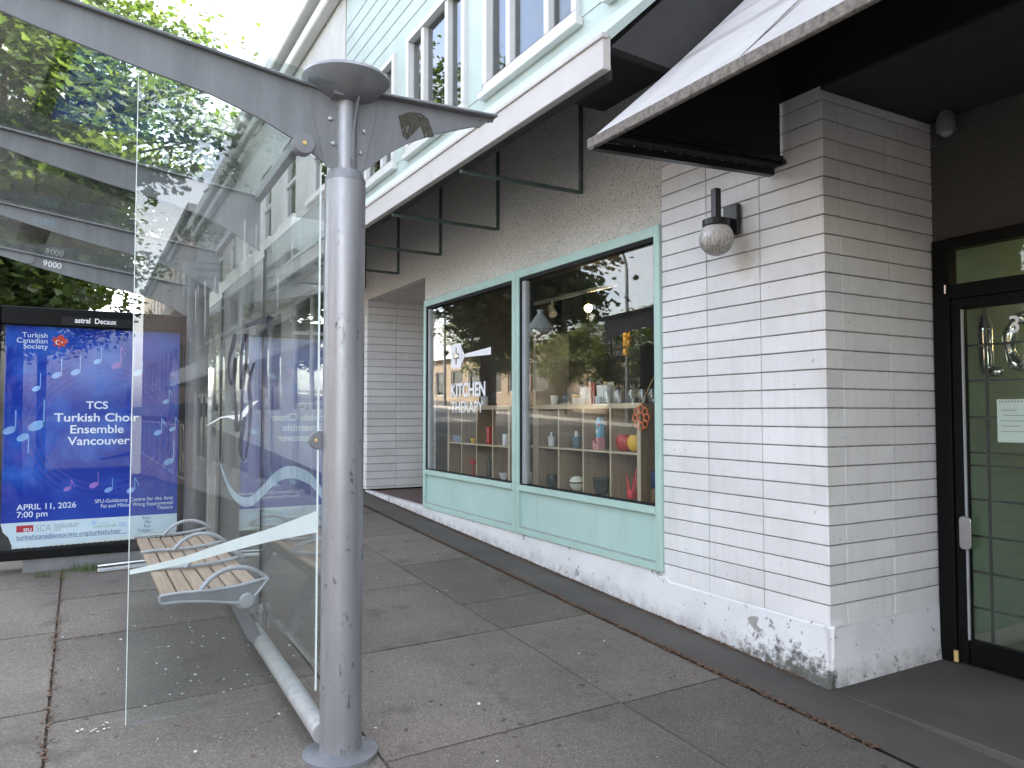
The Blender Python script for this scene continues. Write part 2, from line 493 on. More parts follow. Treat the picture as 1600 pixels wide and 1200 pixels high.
# ------------------------------------------------------------------ mesh helpers
class MB:
    def __init__(self):
        self.v, self.f = [], []
    def add(self, vs, fs):
        o = len(self.v)
        self.v += [tuple(v) for v in vs]
        self.f += [tuple(i + o for i in f) for f in fs]
        return self
    def box(self, a, b):
        x0, y0, z0 = (min(a[i], b[i]) for i in range(3))
        x1, y1, z1 = (max(a[i], b[i]) for i in range(3))
        return self.add([(x0, y0, z0), (x1, y0, z0), (x1, y1, z0), (x0, y1, z0), (x0, y0, z1), (x1, y0, z1), (x1, y1, z1), (x0, y1, z1)],
                        [(0, 3, 2, 1), (4, 5, 6, 7), (0, 1, 5, 4), (1, 2, 6, 5), (2, 3, 7, 6), (3, 0, 4, 7)])
    def prism(self, pts, ext):
        """Extrude a closed 3-D outline along ext."""
        n = len(pts)
        e = Vector(ext)
        P = [Vector(p) for p in pts]
        nrm = Vector((0, 0, 0))
        for i in range(n):
            nrm += P[i].cross(P[(i + 1) % n])
        if nrm.dot(e) < 0: P.reverse()
        vs = P + [p + e for p in P]
        fs = [tuple(reversed(range(n))), tuple(range(n, 2 * n))]
        fs += [(i, (i + 1) % n, n + (i + 1) % n, n + i) for i in range(n)]
        return self.add(vs, fs)
    def tube(self, path, rad, seg=12, cap=True):
        P = [Vector(p) for p in path]
        if not isinstance(rad, (list, tuple)): rad = [rad] * len(P)
        vs, fs = [], []
        ref = None
        for i, p in enumerate(P):
            d = (P[min(i + 1, len(P) - 1)] - P[max(i - 1, 0)]).normalized()
            if ref is None:
                ref = Vector((0, 0, 1)) if abs(d.z) < 0.9 else Vector((1, 0, 0))
            s = d.cross(ref)
            if s.length < 1e-4: s = d.cross(Vector((0, 1, 0)))
            s.normalize()
            t = s.cross(d).normalized()
            ref = t
            for k in range(seg):
                a = 2 * math.pi * k / seg
                vs.append(p + s * math.cos(a) * rad[i] + t * math.sin(a) * rad[i])
        for i in range(len(P) - 1):
            for k in range(seg):
                fs.append((i * seg + k, i * seg + (k + 1) % seg, (i + 1) * seg + (k + 1) % seg, (i + 1) * seg + k))
        if cap:
            fs.append(tuple(reversed(range(seg))))
            fs.append(tuple(range((len(P) - 1) * seg, len(P) * seg)))
        return self.add(vs, fs)
    def lathe(self, prof, c, seg=24, axis='z', flute=0.0, nf=0):
        """prof: (radius, height) pairs bottom to top."""
        vs, fs = [], []
        for r, h in prof:
            for k in range(seg):
                a = 2 * math.pi * k / seg
                q = r * (1 + (flute * abs(math.cos(a * nf / 2)) if nf else 0))
                x, y = q * math.cos(a), q * math.sin(a)
                if axis == 'z': v = (c[0] + x, c[1] + y, c[2] + h)
                elif axis == 'y': v = (c[0] + x, c[1] + h, c[2] - y)
                else: v = (c[0] + h, c[1] + x, c[2] + y)
                vs.append(v)
        for i in range(len(prof) - 1):
            for k in range(seg):
                fs.append((i * seg + k, i * seg + (k + 1) % seg, (i + 1) * seg + (k + 1) % seg, (i + 1) * seg + k))
        if prof[0][0] > 1e-4: fs.append(tuple(reversed(range(seg))))
        if prof[-1][0] > 1e-4: fs.append(tuple(range((len(prof) - 1) * seg, len(prof) * seg)))
        return self.add(vs, fs)
    def sphere(self, c, r, seg=24, ring=14, sq=(1, 1, 1)):
        prof = [(r * math.sin(math.pi * i / ring), -r * math.cos(math.pi * i / ring)) for i in range(ring + 1)]
        o = len(self.v)
        self.lathe(prof, (0, 0, 0), seg)
        for i in range(o, len(self.v)):
            v = self.v[i]
            self.v[i] = (c[0] + v[0] * sq[0], c[1] + v[1] * sq[1], c[2] + v[2] * sq[2])
        return self
    def quad(self, a, b, c, d):
        return self.add([a, b, c, d], [(0, 1, 2, 3)])

ORIG = {}
def obj(name, mb, material, parent=None, bevel=0.0, smooth=30, origin=None, seg=1):
    me = bpy.data.meshes.new(name)
    o3 = Vector(ORIG[parent.name]) if parent else Vector(origin if origin else (0, 0, 0))
    me.from_pydata([tuple(Vector(v) - o3) for v in mb.v], [], mb.f)
    if bevel or True:
        bm = bmesh.new()
        bm.from_mesh(me)
        bmesh.ops.remove_doubles(bm, verts=bm.verts, dist=1e-6)
        if bevel:
            es = [e for e in bm.edges if len(e.link_faces) == 2 and e.calc_face_angle(0) > 0.6]
            bmesh.ops.bevel(bm, geom=es, offset=bevel, segments=seg, affect='EDGES', profile=0.5)
        bm.to_mesh(me)
        bm.free()
    if smooth:
        me.polygons.foreach_set('use_smooth', [True] * len(me.polygons))
        me.set_sharp_from_angle(angle=R(smooth))
    me.materials.append(material)
    me.update()
    o = bpy.data.objects.new(name, me)
    COL.objects.link(o)
    if parent: o.parent = parent
    else: o.location = o3
    ORIG[o.name] = tuple(o3)
    return o

def tag(o, label, cat, group=None, kind=None):
    o['label'] = label
    o['category'] = cat
    if group: o['group'] = group
    if kind: o['kind'] = kind
    return o

def thing(name, label, cat, base, group=None):
    o = bpy.data.objects.new(name, None)
    o.empty_display_size = 0.1
    COL.objects.link(o)
    o.location = base
    ORIG[o.name] = tuple(base)
    return tag(o, label, cat, group)

def struct(name, mb, material, **k):
    o = obj(name, mb, material, **k)
    o['kind'] = 'structure'
    return o

def single(name, mb, material, label, cat, base, group=None, **k):
    o = obj(name, mb, material, origin=base, **k)
    return tag(o, label, cat, group)

def copy_tree(o, loc, rz=0, label=None, parent=None, scale=None):
    c = o.copy()
    COL.objects.link(c)
    if parent is None:
        c.location = loc
        c.rotation_euler = (0, 0, rz)
        if label: c['label'] = label
        if scale: c.scale = (scale,) * 3
    else:
        c.parent = parent
    for ch in list(o.children):
        copy_tree(ch, None, parent=c)
    return c

def letters(s, size, loc, material, parent, u=(1, 0, 0), v=(0, 0, 1), bold=0.0, sx=1.0, align='LEFT', depth=0.001, name='lettering', space=1.0):
    """Lettering as a thin mesh; u runs along the line, v up."""
    cu = bpy.data.curves.new('lettering', 'FONT')
    cu.body = s
    cu.size = size
    cu.align_x = align
    cu.offset = bold
    cu.extrude = depth / 2
    cu.space_line = space
    t = bpy.data.objects.new('lettering', cu)
    COL.objects.link(t)
    dg = bpy.context.evaluated_depsgraph_get()
    me = bpy.data.meshes.new_from_object(t.evaluated_get(dg))
    bpy.data.objects.remove(t)
    bpy.data.curves.remove(cu)
    U, V = Vector(u), Vector(v)
    N = U.cross(V)
    o3 = Vector(ORIG[parent.name])
    for w in me.vertices:
        w.co = Vector(loc) + U * w.co.x * sx + V * w.co.y + N * w.co.z - o3
    me.name = name
    me.materials.clear()
    me.materials.append(material)
    o = bpy.data.objects.new(name, me)
    COL.objects.link(o)
    o.parent = parent
    ORIG[o.name] = tuple(o3)
    return o

def gz(x, y):
    """Height of the sloping pavement."""
    yy = max(-45.0, min(90.0, y))
    return 0.048 * yy + 0.012 * max(-2.4, min(x, 4.0))

# ------------------------------------------------------------------ the setting: ground, road, pavement
def sheet(name, xs, ys, dz, material, zf=None):
    mb = MB()
    zf = zf or gz
    vs = [(x, y, zf(x, y) + dz) for y in ys for x in xs]
    n = len(xs)
    fs = [(j * n + i, j * n + i + 1, (j + 1) * n + i + 1, (j + 1) * n + i) for j in range(len(ys) - 1) for i in range(n - 1)]
    mb.add(vs, fs)
    return struct(name, mb, material, smooth=0)
YS = [-1500, -45, -20, 0, 20, 50, 90, 1500]
sheet('ground', [-1500, -60, -2.4, 4, 60, 1500], YS, -0.30, M['ground'])
sheet('road', [-12.6, -2.56], [-400, -45, -20, 0, 20, 50, 90, 400], -0.13, M['asphalt'])
kb = MB()
for y0, y1 in ((-45, 0), (0, 45), (45, 90)):
    for xa, xb in ((-2.56, -2.40), (-12.76, -12.60)):
        kb.add([(xa, y0, gz(xa, y0) - 0.29), (xb, y0, gz(xb, y0) - 0.29), (xb, y1, gz(xb, y1) - 0.29), (xa, y1, gz(xa, y1) - 0.29),
                (xa, y0, gz(xa, y0) + 0.004), (xb, y0, gz(xb, y0) + 0.004), (xb, y1, gz(xb, y1) + 0.004), (xa, y1, gz(xa, y1) + 0.004)],
               [(0, 3, 2, 1), (4, 5, 6, 7), (0, 1, 5, 4), (1, 2, 6, 5), (2, 3, 7, 6), (3, 0, 4, 7)])
struct('kerb', kb, M['kerb'], smooth=0)
ln = MB()
for k in range(-6, 22):
    y = k * 4.0
    ln.quad(*[(x, q, gz(x, q) - 0.126) for x, q in ((-7.66, y), (-7.54, y), (-7.54, y + 2), (-7.66, y + 2))])
struct('road_marking', ln, M['paint_line'], smooth=0)
sheet('pavement_bed', [-2.4, 3.4, 5.2], [-45, -20, -5, 0, 20, 45, 90], -0.012, M['jointbed'])
sheet('far_pavement', [-60, -12.76], [-45, -20, 0, 20, 45, 90], -0.01, M['strip'])
# paving panels: bays across the walk, staggered cross joints
pv = MB()
def panel(x0, x1, y0, y1, g=0.0065):
    x0 += g; x1 -= g; y0 += g; y1 -= g
    nx, ny = 3, 3
    vs = []
    for j in range(ny + 1):
        for i in range(nx + 1):
            x = x0 + (x1 - x0) * i / nx
            y = y0 + (y1 - y0) * j / ny
            vs.append((x, y, gz(x, y) + 0.0015 * noise.noise((x * 2, y * 2, 0))))
    fs = [(j * (nx + 1) + i, j * (nx + 1) + i + 1, (j + 1) * (nx + 1) + i + 1, (j + 1) * (nx + 1) + i) for j in range(ny) for i in range(nx)]
    n = len(vs)
    ring = [(x0, y0), (x1, y0), (x1, y1), (x0, y1)]
    vs += [(x - (0.003 if x < (x0 + x1) / 2 else -0.003), y - (0.003 if y < (y0 + y1) / 2 else -0.003), gz(x, y) - 0.014) for x, y in ring]
    c = [0, nx, (nx + 1) * (ny + 1) - 1, (nx + 1) * ny]
    fs += [(n + 0, n + 1, c[1], c[0]), (n + 1, n + 2, c[2], c[1]), (n + 2, n + 3, c[3], c[2]), (n + 3, n + 0, c[0], c[3])]
    pv.add(vs, fs)
cols = [(-2.4, -1.25, 0.0), (-1.25, -0.10, 0.05), (-0.10, 1.07, 0.02), (1.07, 2.243, 0.0), (2.243, 2.90, -0.01)]
for ci, (xa, xb, off) in enumerate(cols):
    if ci == 4: cuts = [5.74, 4.585, 4.03, 2.86]
    elif ci == 2: cuts = [6.66, 5.90, 5.03]
    else: cuts = [5.19, 4.03]
    y = cuts[0]
    ys = sorted(cuts)
    while ys[0] > -30: ys.insert(0, ys[0] - 1.165 + rnd.uniform(-0.01, 0.01))
    while ys[-1] < 60: ys.append(ys[-1] + 1.165)
    for a, b in zip(ys, ys[1:]): panel(xa, xb, a, b)
struct('pavement', pv, M['paving'], smooth=0)
sp = MB()
ys = [-30 + i * 0.75 for i in range(120)]
xs = [2.915, 3.1, 3.30]
sp.add([(x + (0.006 * noise.noise((y * 1.7, 3.1, 0)) if x < 3 else 0), y, gz(x, y) + 0.002) for y in ys for x in xs],
       [(j * 3 + i, j * 3 + i + 1, (j + 1) * 3 + i + 1, (j + 1) * 3 + i) for j in range(len(ys) - 1) for i in range(2)])
struct('asphalt_strip', sp, M['strip'], smooth=0)
# dry litter along the joint and the foot of the wall, pale crumbs by the bench
def scatter(name, pts, material, size, label, cat):
    mb = MB()
    for (x, y) in pts:
        s = size * rnd.uniform(0.5, 1.5)
        a = rnd.uniform(0, 6.28)
        z = gz(x, y) + 0.004
        ps = []
        for k in range(5):
            b = a + k * 1.2566
            q = s * rnd.uniform(0.5, 1.0)
            ps.append((x + q * math.cos(b), y + q * math.sin(b), z + rnd.uniform(0, s * 0.6)))
        c = (x, y, z + s * 0.35)
        n = len(ps)
        mb.add(ps + [c], [(i, (i + 1) % n, n) for i in range(n)])
    o = obj(name, mb, material, smooth=0)
    o['kind'] = 'stuff'
    o['label'] = label
    o['category'] = cat
pts = []
for _ in range(3600):
    y = 2.0 + 9.0 * rnd.random() ** 1.0
    pts.append((2.908 + rnd.gauss(0, 0.014) + 0.006 * noise.noise((y * 1.7, 3.1, 0)), y))
for _ in range(3000):
    y = 2.6 + 8.0 * rnd.random()
    pts.append((3.262 - abs(rnd.gauss(0, 0.02 + 0.03 * abs(noise.noise((y * 1.3, 0, 0))))), y))
for _ in range(260): pts.append((rnd.uniform(2.3, 3.25), rnd.uniform(2.2, 9)))
for _ in range(500): pts.append((-0.10 + rnd.gauss(0, 0.012), rnd.uniform(2.5, 8)))
for _ in range(200): pts.append((rnd.uniform(-0.1, 1.07), rnd.choice((5.03, 5.9)) + rnd.gauss(0, 0.012)))
for _ in range(160): pts.append((rnd.uniform(-0.6, 2.3), rnd.uniform(2.0, 8)))
scatter('leaf_litter', pts, M['litter'], 0.0085, 'brown dry leaf litter along the pavement joints and wall foot', 'leaf litter')
pts = [(0.55 + rnd.gauss(0, 0.22), 4.35 + rnd.gauss(0, 0.45)) for _ in range(60)] + [(rnd.uniform(-0.3, 3.2), rnd.uniform(2, 8)) for _ in range(60)]
pts += [(0.10 + rnd.gauss(0, 0.035), 3.72 + rnd.gauss(0, 0.02)) for _ in range(16)]
scatter('pavement_crumbs', pts, M['crumb'], 0.0085, 'pale crumbs and flecks scattered on the pavement under the bench', 'crumbs')
gr = MB()
for (cx, cy, n, sx) in ((0.03, 6.72, 170, 0.09), (0.12, 6.66, 120, 0.06), (-0.22, 6.62, 50, 0.03), (0.32, 6.72, 60, 0.1), (-0.10, 6.5, 25, 0.02)):
    for _ in range(n):
        x, y = cx + rnd.gauss(0, sx), cy + rnd.gauss(0, 0.022)
        h = rnd.uniform(0.02, 0.075)
        a = rnd.uniform(0, 6.28)
        dx, dy = math.cos(a) * 0.002, math.sin(a) * 0.002
        lx, ly = rnd.gauss(0, 0.025), rnd.gauss(0, 0.025)
        z = gz(x, y)
        gr.add([(x - dx, y - dy, z), (x + dx, y + dy, z), (x + lx, y + ly, z + h)], [(0, 1, 2)])
g = obj('grass_tuft', gr, M['grass'], smooth=0)
g['kind'] = 'stuff'
g['label'] = 'short green grass growing from the joint before the poster case'
g['category'] = 'grass'

# ------------------------------------------------------------------ the shop building
FX = 3.28                                   # street face of the shop row
shop = thing('shop_building', 'white brick and mint green shop with cream stucco band and black street door', 'building', (FX, 5.0, 0.25))
C0, CH = 0.562, 0.0995                      # a course line and the course height
def bricks(mb, jb, base, u, n, cuts, z0, z1, gap=0.0045, proud=0.012):
    """Stacked long bricks on a wall: base + u*s, standing proud of the joint bed along n."""
    B, U, N = Vector(base), Vector(u), Vector(n)
    k0 = int(math.floor((z0 - C0) / CH)) - 1
    zs = [z0] + [C0 + k * CH for k in range(k0, k0 + 60) if z0 + 0.02 < C0 + k * CH < z1 - 0.02] + [z1]
    for i in range(len(zs) - 1):
        for s0, s1 in zip(cuts, cuts[1:]):
            j = rnd.uniform(-0.0012, 0.0012)
            a, b = s0 + (gap * 0.55 if s0 != cuts[0] else 0), s1 - (gap * 0.55 if s1 != cuts[-1] else 0)
            zl, zh = zs[i] + (gap if i else 0), zs[i + 1] - (gap * 0.6 if i < len(zs) - 2 else 0)
            q = [B + U * a, B + U * b]
            pts = [Vector((q[0].x, q[0].y, zl)), Vector((q[1].x, q[1].y, zl)), Vector((q[1].x, q[1].y, zh)), Vector((q[0].x, q[0].y, zh))]
            mb.prism([p - N * proud for p in pts], N * (proud + j))
# near pillar: street face and the face towards the entrance
PX0, PX1, PY0, PY1 = FX, 4.23, 2.505, 3.742
mb = MB(); jb = MB()
bricks(mb, jb, (FX, 0, 0), (0, 1, 0), (-1, 0, 0), [PY0 + 0.012, 2.925, 3.338, PY1], 0.462, 3.62)
bricks(mb, jb, (0, PY0, 0), (1, 0, 0), (0, -1, 0), [FX, 3.415, 3.811, PX1], 0.452, 3.20)
obj('brick_pillar', mb, M['brick'], shop, bevel=0.0022, smooth=0)
jb.box((FX + 0.011, PY0 + 0.011, 0.462), (PX1, PY1, 3.62))
obj('brick_joint', jb, M['joint'], shop, smooth=0)
# far pillar and the return wall of the recess
mb = MB(); jb = MB()
bricks(mb, jb, (FX, 0, 0), (0, 1, 0), (-1, 0, 0), [9.582, 9.98, 10.38], 0.53, 3.04)
bricks(mb, jb, (0, 9.57, 0), (1, 0, 0), (0, -1, 0), [FX, 3.692, 4.085, 4.5, 4.9], 0.53, 3.04)
obj('brick_pillar', mb, M['brick'], shop, bevel=0.0022, smooth=0)
jb.box((FX + 0.011, 9.581, 0.53), (4.9, 10.38, 3.04))
obj('brick_joint', jb, M['joint'], shop, smooth=0)
# plinth
def wob(y): return 0.006 * noise.noise((y * 2.3, 0.4, 0))
mb = MB()
N = 64
rows = []
for i in range(N + 1):
    y = PY0 - 0.024 + (7.64 - PY0 + 0.024) * i / N
    top = 0.462 if y < 3.74 else 0.508
    top += 0.004 * noise.noise((y * 5, 1, 0))
    x = FX - 0.005 + 0.4 * wob(y)
    zb = gz(FX, y) - 0.02
    rows.append([(x - 0.012 - 0.02 * max(0, 3.6 - y), y, zb), (x - 0.003, y, zb + (top - zb) * 0.5), (x, y, top - 0.012), (x + 0.012, y, top), (FX + 0.10, y, top)])
for r0, r1 in zip(rows, rows[1:]):
    for a in range(4):
        mb.quad(r0[a], r0[a + 1], r1[a + 1], r1[a])
# entrance side of the plinth
rows = []
for i in range(20):
    x = FX - 0.028 + (PX1 - FX + 0.028) * i / 19
    y = PY0 - 0.012 + 0.004 * noise.noise((x * 3, 0.2, 5))
    top = 0.458 + 0.004 * noise.noise((x * 6, 2, 0))
    rows.append([(x, y - 0.012, 0.08), (x, y, 0.25), (x, y + 0.006, top - 0.01), (x, PY0 + 0.02, top)])
for r0, r1 in zip(rows, rows[1:]):
    for a in range(3):
        mb.quad(r1[a], r1[a + 1], r0[a + 1], r0[a])
obj('plinth', mb, M['plinth'], shop, smooth=40)
# kerb of the recess and its floor
mb = MB()
for i in range(12):
    y0, y1 = 7.64 + i * 0.162, 7.64 + (i + 1) * 0.162
    t0, t1 = 0.508 + 0.01 * i / 12, 0.508 + 0.01 * (i + 1) / 12
    mb.prism([(FX - 0.016 + wob(y0), y0, gz(FX, y0) - 0.05), (FX + 0.06, y0, gz(FX, y0) - 0.05), (FX + 0.06, y0, t0), (FX - 0.006, y0, t0 + 0.002)], (0, y1 - y0, t1 - t0))
obj('kerb_edge', mb, M['plinth'], shop, smooth=0)
obj('recess_floor', MB().box((FX + 0.06, 7.64, 0.30), (4.9, 9.582, 0.512)), M['doorstep'], shop, smooth=0)
mb = MB().box((4.9, 7.5, 0.3), (5.0, 9.7, 3.2))
obj('recess_back_wall', mb, M['stucco_smooth'], shop, smooth=0)
# stucco band over the window and the recess
mb = MB()
mb.box((FX, PY1, 2.772), (FX + 0.09, 7.64, 4.42))
mb.box((FX, 7.64, 3.04), (FX + 0.09, 10.38, 4.42))
obj('stucco_band', mb, M['stucco'], shop, smooth=0)
obj('recess_soffit', MB().box((FX + 0.09, 7.64, 3.04), (4.9, 9.6, 3.12)), M['stucco_smooth'], shop, smooth=0)
# mint shop front: two windows over solid panels
def shop_window(y0, y1, decal=False):
    f = MB()
    f.box((FX - 0.022, y0, 0.508), (FX + 0.07, y0 + 0.055, 2.772))
    f.box((FX - 0.022, y1 - 0.055, 0.508), (FX + 0.07, y1, 2.772))
    f.box((FX - 0.020, y0 + 0.055, 2.700), (FX + 0.07, y1 - 0.055, 2.770))
    f.box((FX - 0.028, y0 + 0.055, 0.872), (FX + 0.07, y1 - 0.055, 0.922))
    f.box((FX - 0.024, y0 + 0.055, 0.509), (FX + 0.07, y1 - 0.055, 0.556))
    w = obj('shop_window', f, M['mint'], shop, bevel=0.003, smooth=0)
    b = MB()
    g = 0.012
    b.box((FX - 0.010, y0 + 0.056, 0.923), (FX + 0.055, y0 + 0.056 + g, 2.699))
    b.box((FX - 0.010, y1 - 0.056 - g, 0.923), (FX + 0.055, y1 - 0.056, 2.699))
    b.box((FX - 0.008, y0 + 0.069, 2.672), (FX + 0.055, y1 - 0.069, 2.699))
    b.box((FX - 0.010, y0 + 0.069, 0.923), (FX + 0.055, y1 - 0.069, 0.930))
    obj('gasket', b, M['sealant'], w, smooth=0)
    d = MB()
    d.box((FX + 0.004, y1 - 0.125, 0.931), (FX + 0.05, y1 - 0.069, 2.671))
    obj('side_bead', d, M['grey_bead'], w, bevel=0.003, smooth=0)
    obj('pane', MB().box((FX + 0.024, y0 + 0.060, 0.926), (FX + 0.032, y1 - 0.060, 2.690)), M['glass_shop'], w, smooth=0)
    p = MB().box((FX + 0.006, y0 + 0.055, 0.556), (FX + 0.06, y1 - 0.055, 0.872))
    obj('panel', p, M['mint_panel'], w, smooth=0)
    q = MB()
    q.box((FX - 0.012, y0 + 0.056, 0.557), (FX + 0.006, y1 - 0.056, 0.566))
    obj('panel_bead', q, M['grey_bead'], w, smooth=0)
    return w
wa = shop_window(5.625, 7.635)
wb = shop_window(3.745, 5.615)
mb = MB().box((FX - 0.015, 5.615, 0.51), (FX + 0.06, 5.625, 2.77))
obj('mullion_joint', mb, M['mint'], shop, smooth=0)
# shop lettering and spatula sign on the left pane (reads along -y from the street)
GX = FX + 0.0225
Uy, Vz = (0, -1, 0), (0, 0, 1)
d = MB()
def rrect(y0, y1, z0, z1, r, n=6):
    P = []
    for cy, cz, a0 in ((y0 - r, z1 - r, 90), (y0 - r, z0 + r, 180), (y1 + r, z0 + r, 270), (y1 + r, z1 - r, 0)):
        for i in range(n + 1):
            a = R(a0 + (90 * i / n if a0 != 0 else 90 * i / n))
            P.append((cy - 0, cz, a))
    return P
def rounded(yc, zc, hw, hh, r, n=6):
    P = []
    for sy, sz, a0 in ((1, 1, 0), (-1, 1, 90), (-1, -1, 180), (1, -1, 270)):
        for i in range(n + 1):
            a = R(a0 + 90 * i / n)
            P.append((GX, yc + sy * (hw - r) + r * math.cos(a), zc + sz * (hh - r) + r * math.sin(a)))
    return P
# blade with a plus-shaped opening: built from four L-shaped quarters
yc, zc, hw, hh = 6.892, 2.112, 0.120, 0.124
aw, ah, al, bl = 0.015, 0.026, 0.068, 0.088
def quarter(sy, sz):
    r = 0.035
    P = [(al, 0.0), (hw, 0.0)]
    for i in range(6):
        a = R(90 * i / 5)
        P.append((hw - r + r * math.cos(a), hh - r + r * math.sin(a)))
    P += [(0.0, hh), (0.0, bl), (aw, bl), (aw, ah), (al, ah)]
    return [(GX, yc + sy * p[0], zc + sz * p[1]) for p in P]
for sy in (1, -1):
    for sz in (1, -1):
        d.prism(quarter(sy, sz), (-0.0008, 0, 0))
d.prism([(GX, 6.765, 2.19), (GX, 6.765, 2.02), (GX, 6.70, 2.095), (GX, 6.70, 2.115)], (-0.0008, 0, 0))
d.prism([(GX, 6.715, 2.090), (GX, 6.147, 2.079), (GX, 6.147, 2.150), (GX, 6.715, 2.120)], (-0.0008, 0, 0))
obj('spatula_sign', d, M['vinyl_white'], wa, smooth=0)
letters('KITCHEN', 0.190, (GX, 7.02, 1.700), M['vinyl_white'], wa, Uy, Vz, 0.005, 0.96, name='window_lettering')
letters('THERAPY', 0.160, (GX, 7.015, 1.540), M['vinyl_white'], wa, Uy, Vz, 0.0005, 1.05, name='window_lettering')
# canopy over the shop front: fascia, sloped apron, end wall; open below
CX = 2.20
mb = MB().box((CX, 2.93, 3.232), (CX + 0.05, 10.6, 3.405))
mb.box((CX - 0.012, 2.92, 3.385), (CX + 0.03, 10.6, 3.413))
obj('canopy_fascia', mb, M['fascia'], shop, bevel=0.004, smooth=0)
mb = MB()
mb.prism([(CX + 0.01, 2.93, 3.414), (FX + 0.02, 2.93, 4.44), (FX + 0.02, 2.93, 4.40), (CX + 0.05, 2.93, 3.39)], (0, 7.67, 0))
obj('canopy_apron', mb, M['siding'], shop, smooth=0)
mb = MB()
mb.prism([(CX + 0.06, 2.94, 3.36), (FX, 2.94, 4.36), (FX, 2.94, 3.30)], (0, 0.06, 0))
mb.box((2.66, 3.01, 3.74), (FX, 4.36, 3.77))
mb.box((CX + 0.051, 3.0, 3.225), (CX + 0.11, 10.6, 3.30))
mb.prism([(CX + 0.06, 3.0, 3.385), (FX, 3.0, 4.375), (FX, 3.0, 4.36), (CX + 0.06, 3.0, 3.37)], (0, 7.58, 0))
obj('canopy_lining', mb, M['dark_soffit'], shop, smooth=0)
for y in (4.635, 5.95, 7.21, 8.43, 9.65):
    b = MB()
    b.box((FX - 0.026, y - 0.013, 3.20), (FX - 0.001, y + 0.013, 4.20))
    b.box((CX + 0.05, y - 0.012, 3.196), (FX - 0.026, y + 0.012, 3.222))
    obj('awning_bracket', b, M['green_bar'], shop, bevel=0.002, smooth=0)
# upper storey
UZ0, UZ1 = 4.44, 7.7
wins = []
y = -1.2
while y < 9.4:
    wins.append((y, y + 1.55)); y += 1.95
mb = MB()
x0, x1 = FX, FX + 0.15
mb.box((x0, -2.0, 4.42), (x1, 10.6, 4.56))
mb.box((x0, -2.0, 5.95), (x1, 10.6, UZ1))
e = -2.0
for a, b in wins:
    mb.box((x0, e, 4.56), (x1, a, 5.95)); e = b
mb.box((x0, e, 4.56), (x1, 10.6, 5.95))
for k in range(14):
    if 4.56 < UZ0 + k * 0.2 < 5.95: continue
    mb.box((x0 - 0.008, -2.0, UZ0 + 0.13 + k * 0.2), (x0, 10.6, UZ0 + 0.146 + k * 0.2))
obj('upper_wall', mb, M['siding'], shop, smooth=0)
for a, b in wins:
    f = MB()
    t = 0.07
    f.box((x0 - 0.045, a, 4.56), (x0 + 0.09, b, 4.56 + t))
    f.box((x0 - 0.045, a, 5.95 - t), (x0 + 0.09, b, 5.95))
    for q in (a, a + 0.42, b - 0.42 - t, b - t):
        f.box((x0 - (0.045 if q in (a, b - t) else 0.03), q, 4.56 + t), (x0 + 0.09, q + t, 5.95 - t))
    w = obj('upper_window', f, M['vinyl'], shop, bevel=0.006, smooth=0)
    obj('sill', MB().box((x0 - 0.075, a - 0.04, 4.50), (x0 - 0.001, b + 0.04, 4.558)), M['vinyl'], w, bevel=0.005, smooth=0)
    obj('pane', MB().box((x0 + 0.03, a + 0.02, 4.58), (x0 + 0.04, b - 0.02, 5.93)), M['glass_upper'], w, smooth=0)
    obj('blind', MB().box((x0 + 0.12, a, 4.57), (x0 + 0.14, b, 5.94)), M['dark_soffit'], w, smooth=0)
mb = MB().box((FX - 0.35, -2.0, UZ1), (10.0, 10.6, UZ1 + 0.22))
obj('roof', mb, M['fascia'], shop, bevel=0.01, smooth=0)
mb = MB()
mb.box((9.8, -2.0, -0.2), (10.0, 10.6, UZ1))
mb.box((FX + 0.2, 10.4, 0.0), (9.8, 10.6, UZ1))
mb.box((FX + 0.2, -2.0, -0.2), (9.8, -1.8, UZ1))
mb.box((FX + 0.16, -1.8, 4.2), (9.8, 10.4, 4.4))
obj('outer_wall', mb, M['stucco_smooth'], shop, smooth=0)
# inside of the shop
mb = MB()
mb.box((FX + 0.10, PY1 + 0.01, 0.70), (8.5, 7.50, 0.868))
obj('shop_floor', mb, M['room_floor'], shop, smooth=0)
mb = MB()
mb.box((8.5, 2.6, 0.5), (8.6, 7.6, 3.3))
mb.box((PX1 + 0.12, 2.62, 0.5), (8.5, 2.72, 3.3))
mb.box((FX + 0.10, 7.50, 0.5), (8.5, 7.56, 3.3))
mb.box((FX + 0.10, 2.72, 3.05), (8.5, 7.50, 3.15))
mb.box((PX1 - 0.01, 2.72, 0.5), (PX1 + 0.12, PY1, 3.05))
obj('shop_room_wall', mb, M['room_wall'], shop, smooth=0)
# entrance: recess ceiling, wall over the door, floor, door
DX = 4.23
obj('entrance_ceiling', MB().box((FX + 0.002, -1.8, 3.205), (DX + 0.1, PY0 + 0.01, 3.30)), M['dark_soffit'], shop, smooth=0)
mb = MB().box((FX - 0.001, -1.8, 3.22), (FX + 0.09, PY0 - 0.001, 4.42))
mb.box((FX - 0.014, PY0, 3.22), (FX - 0.002, 2.90, 3.72))
obj('black_lintel', mb, M['awning_under'], shop, smooth=0)
obj('wall_over_door', MB().box((DX, 0.3, 2.512), (DX + 0.1, PY0, 3.205)), M['stucco_grey'], shop, smooth=0)
obj('entrance_floor', MB().box((FX - 0.02, -1.0, -0.1), (DX + 0.06, PY0 + 0.02, 0.158)), M['strip'], shop, bevel=0.004, smooth=0)
f = MB()
f.box((DX - 0.03, 2.405, 0.158), (DX + 0.05, 2.496, 2.510))
f.box((DX - 0.03, 0.9, 2.450), (DX + 0.05, 2.405, 2.510))
f.box((DX - 0.025, 0.9, 2.170), (DX + 0.05, 2.405, 2.250))
f.box((DX - 0.03, 1.42, 0.158), (DX + 0.05, 1.50, 2.17))
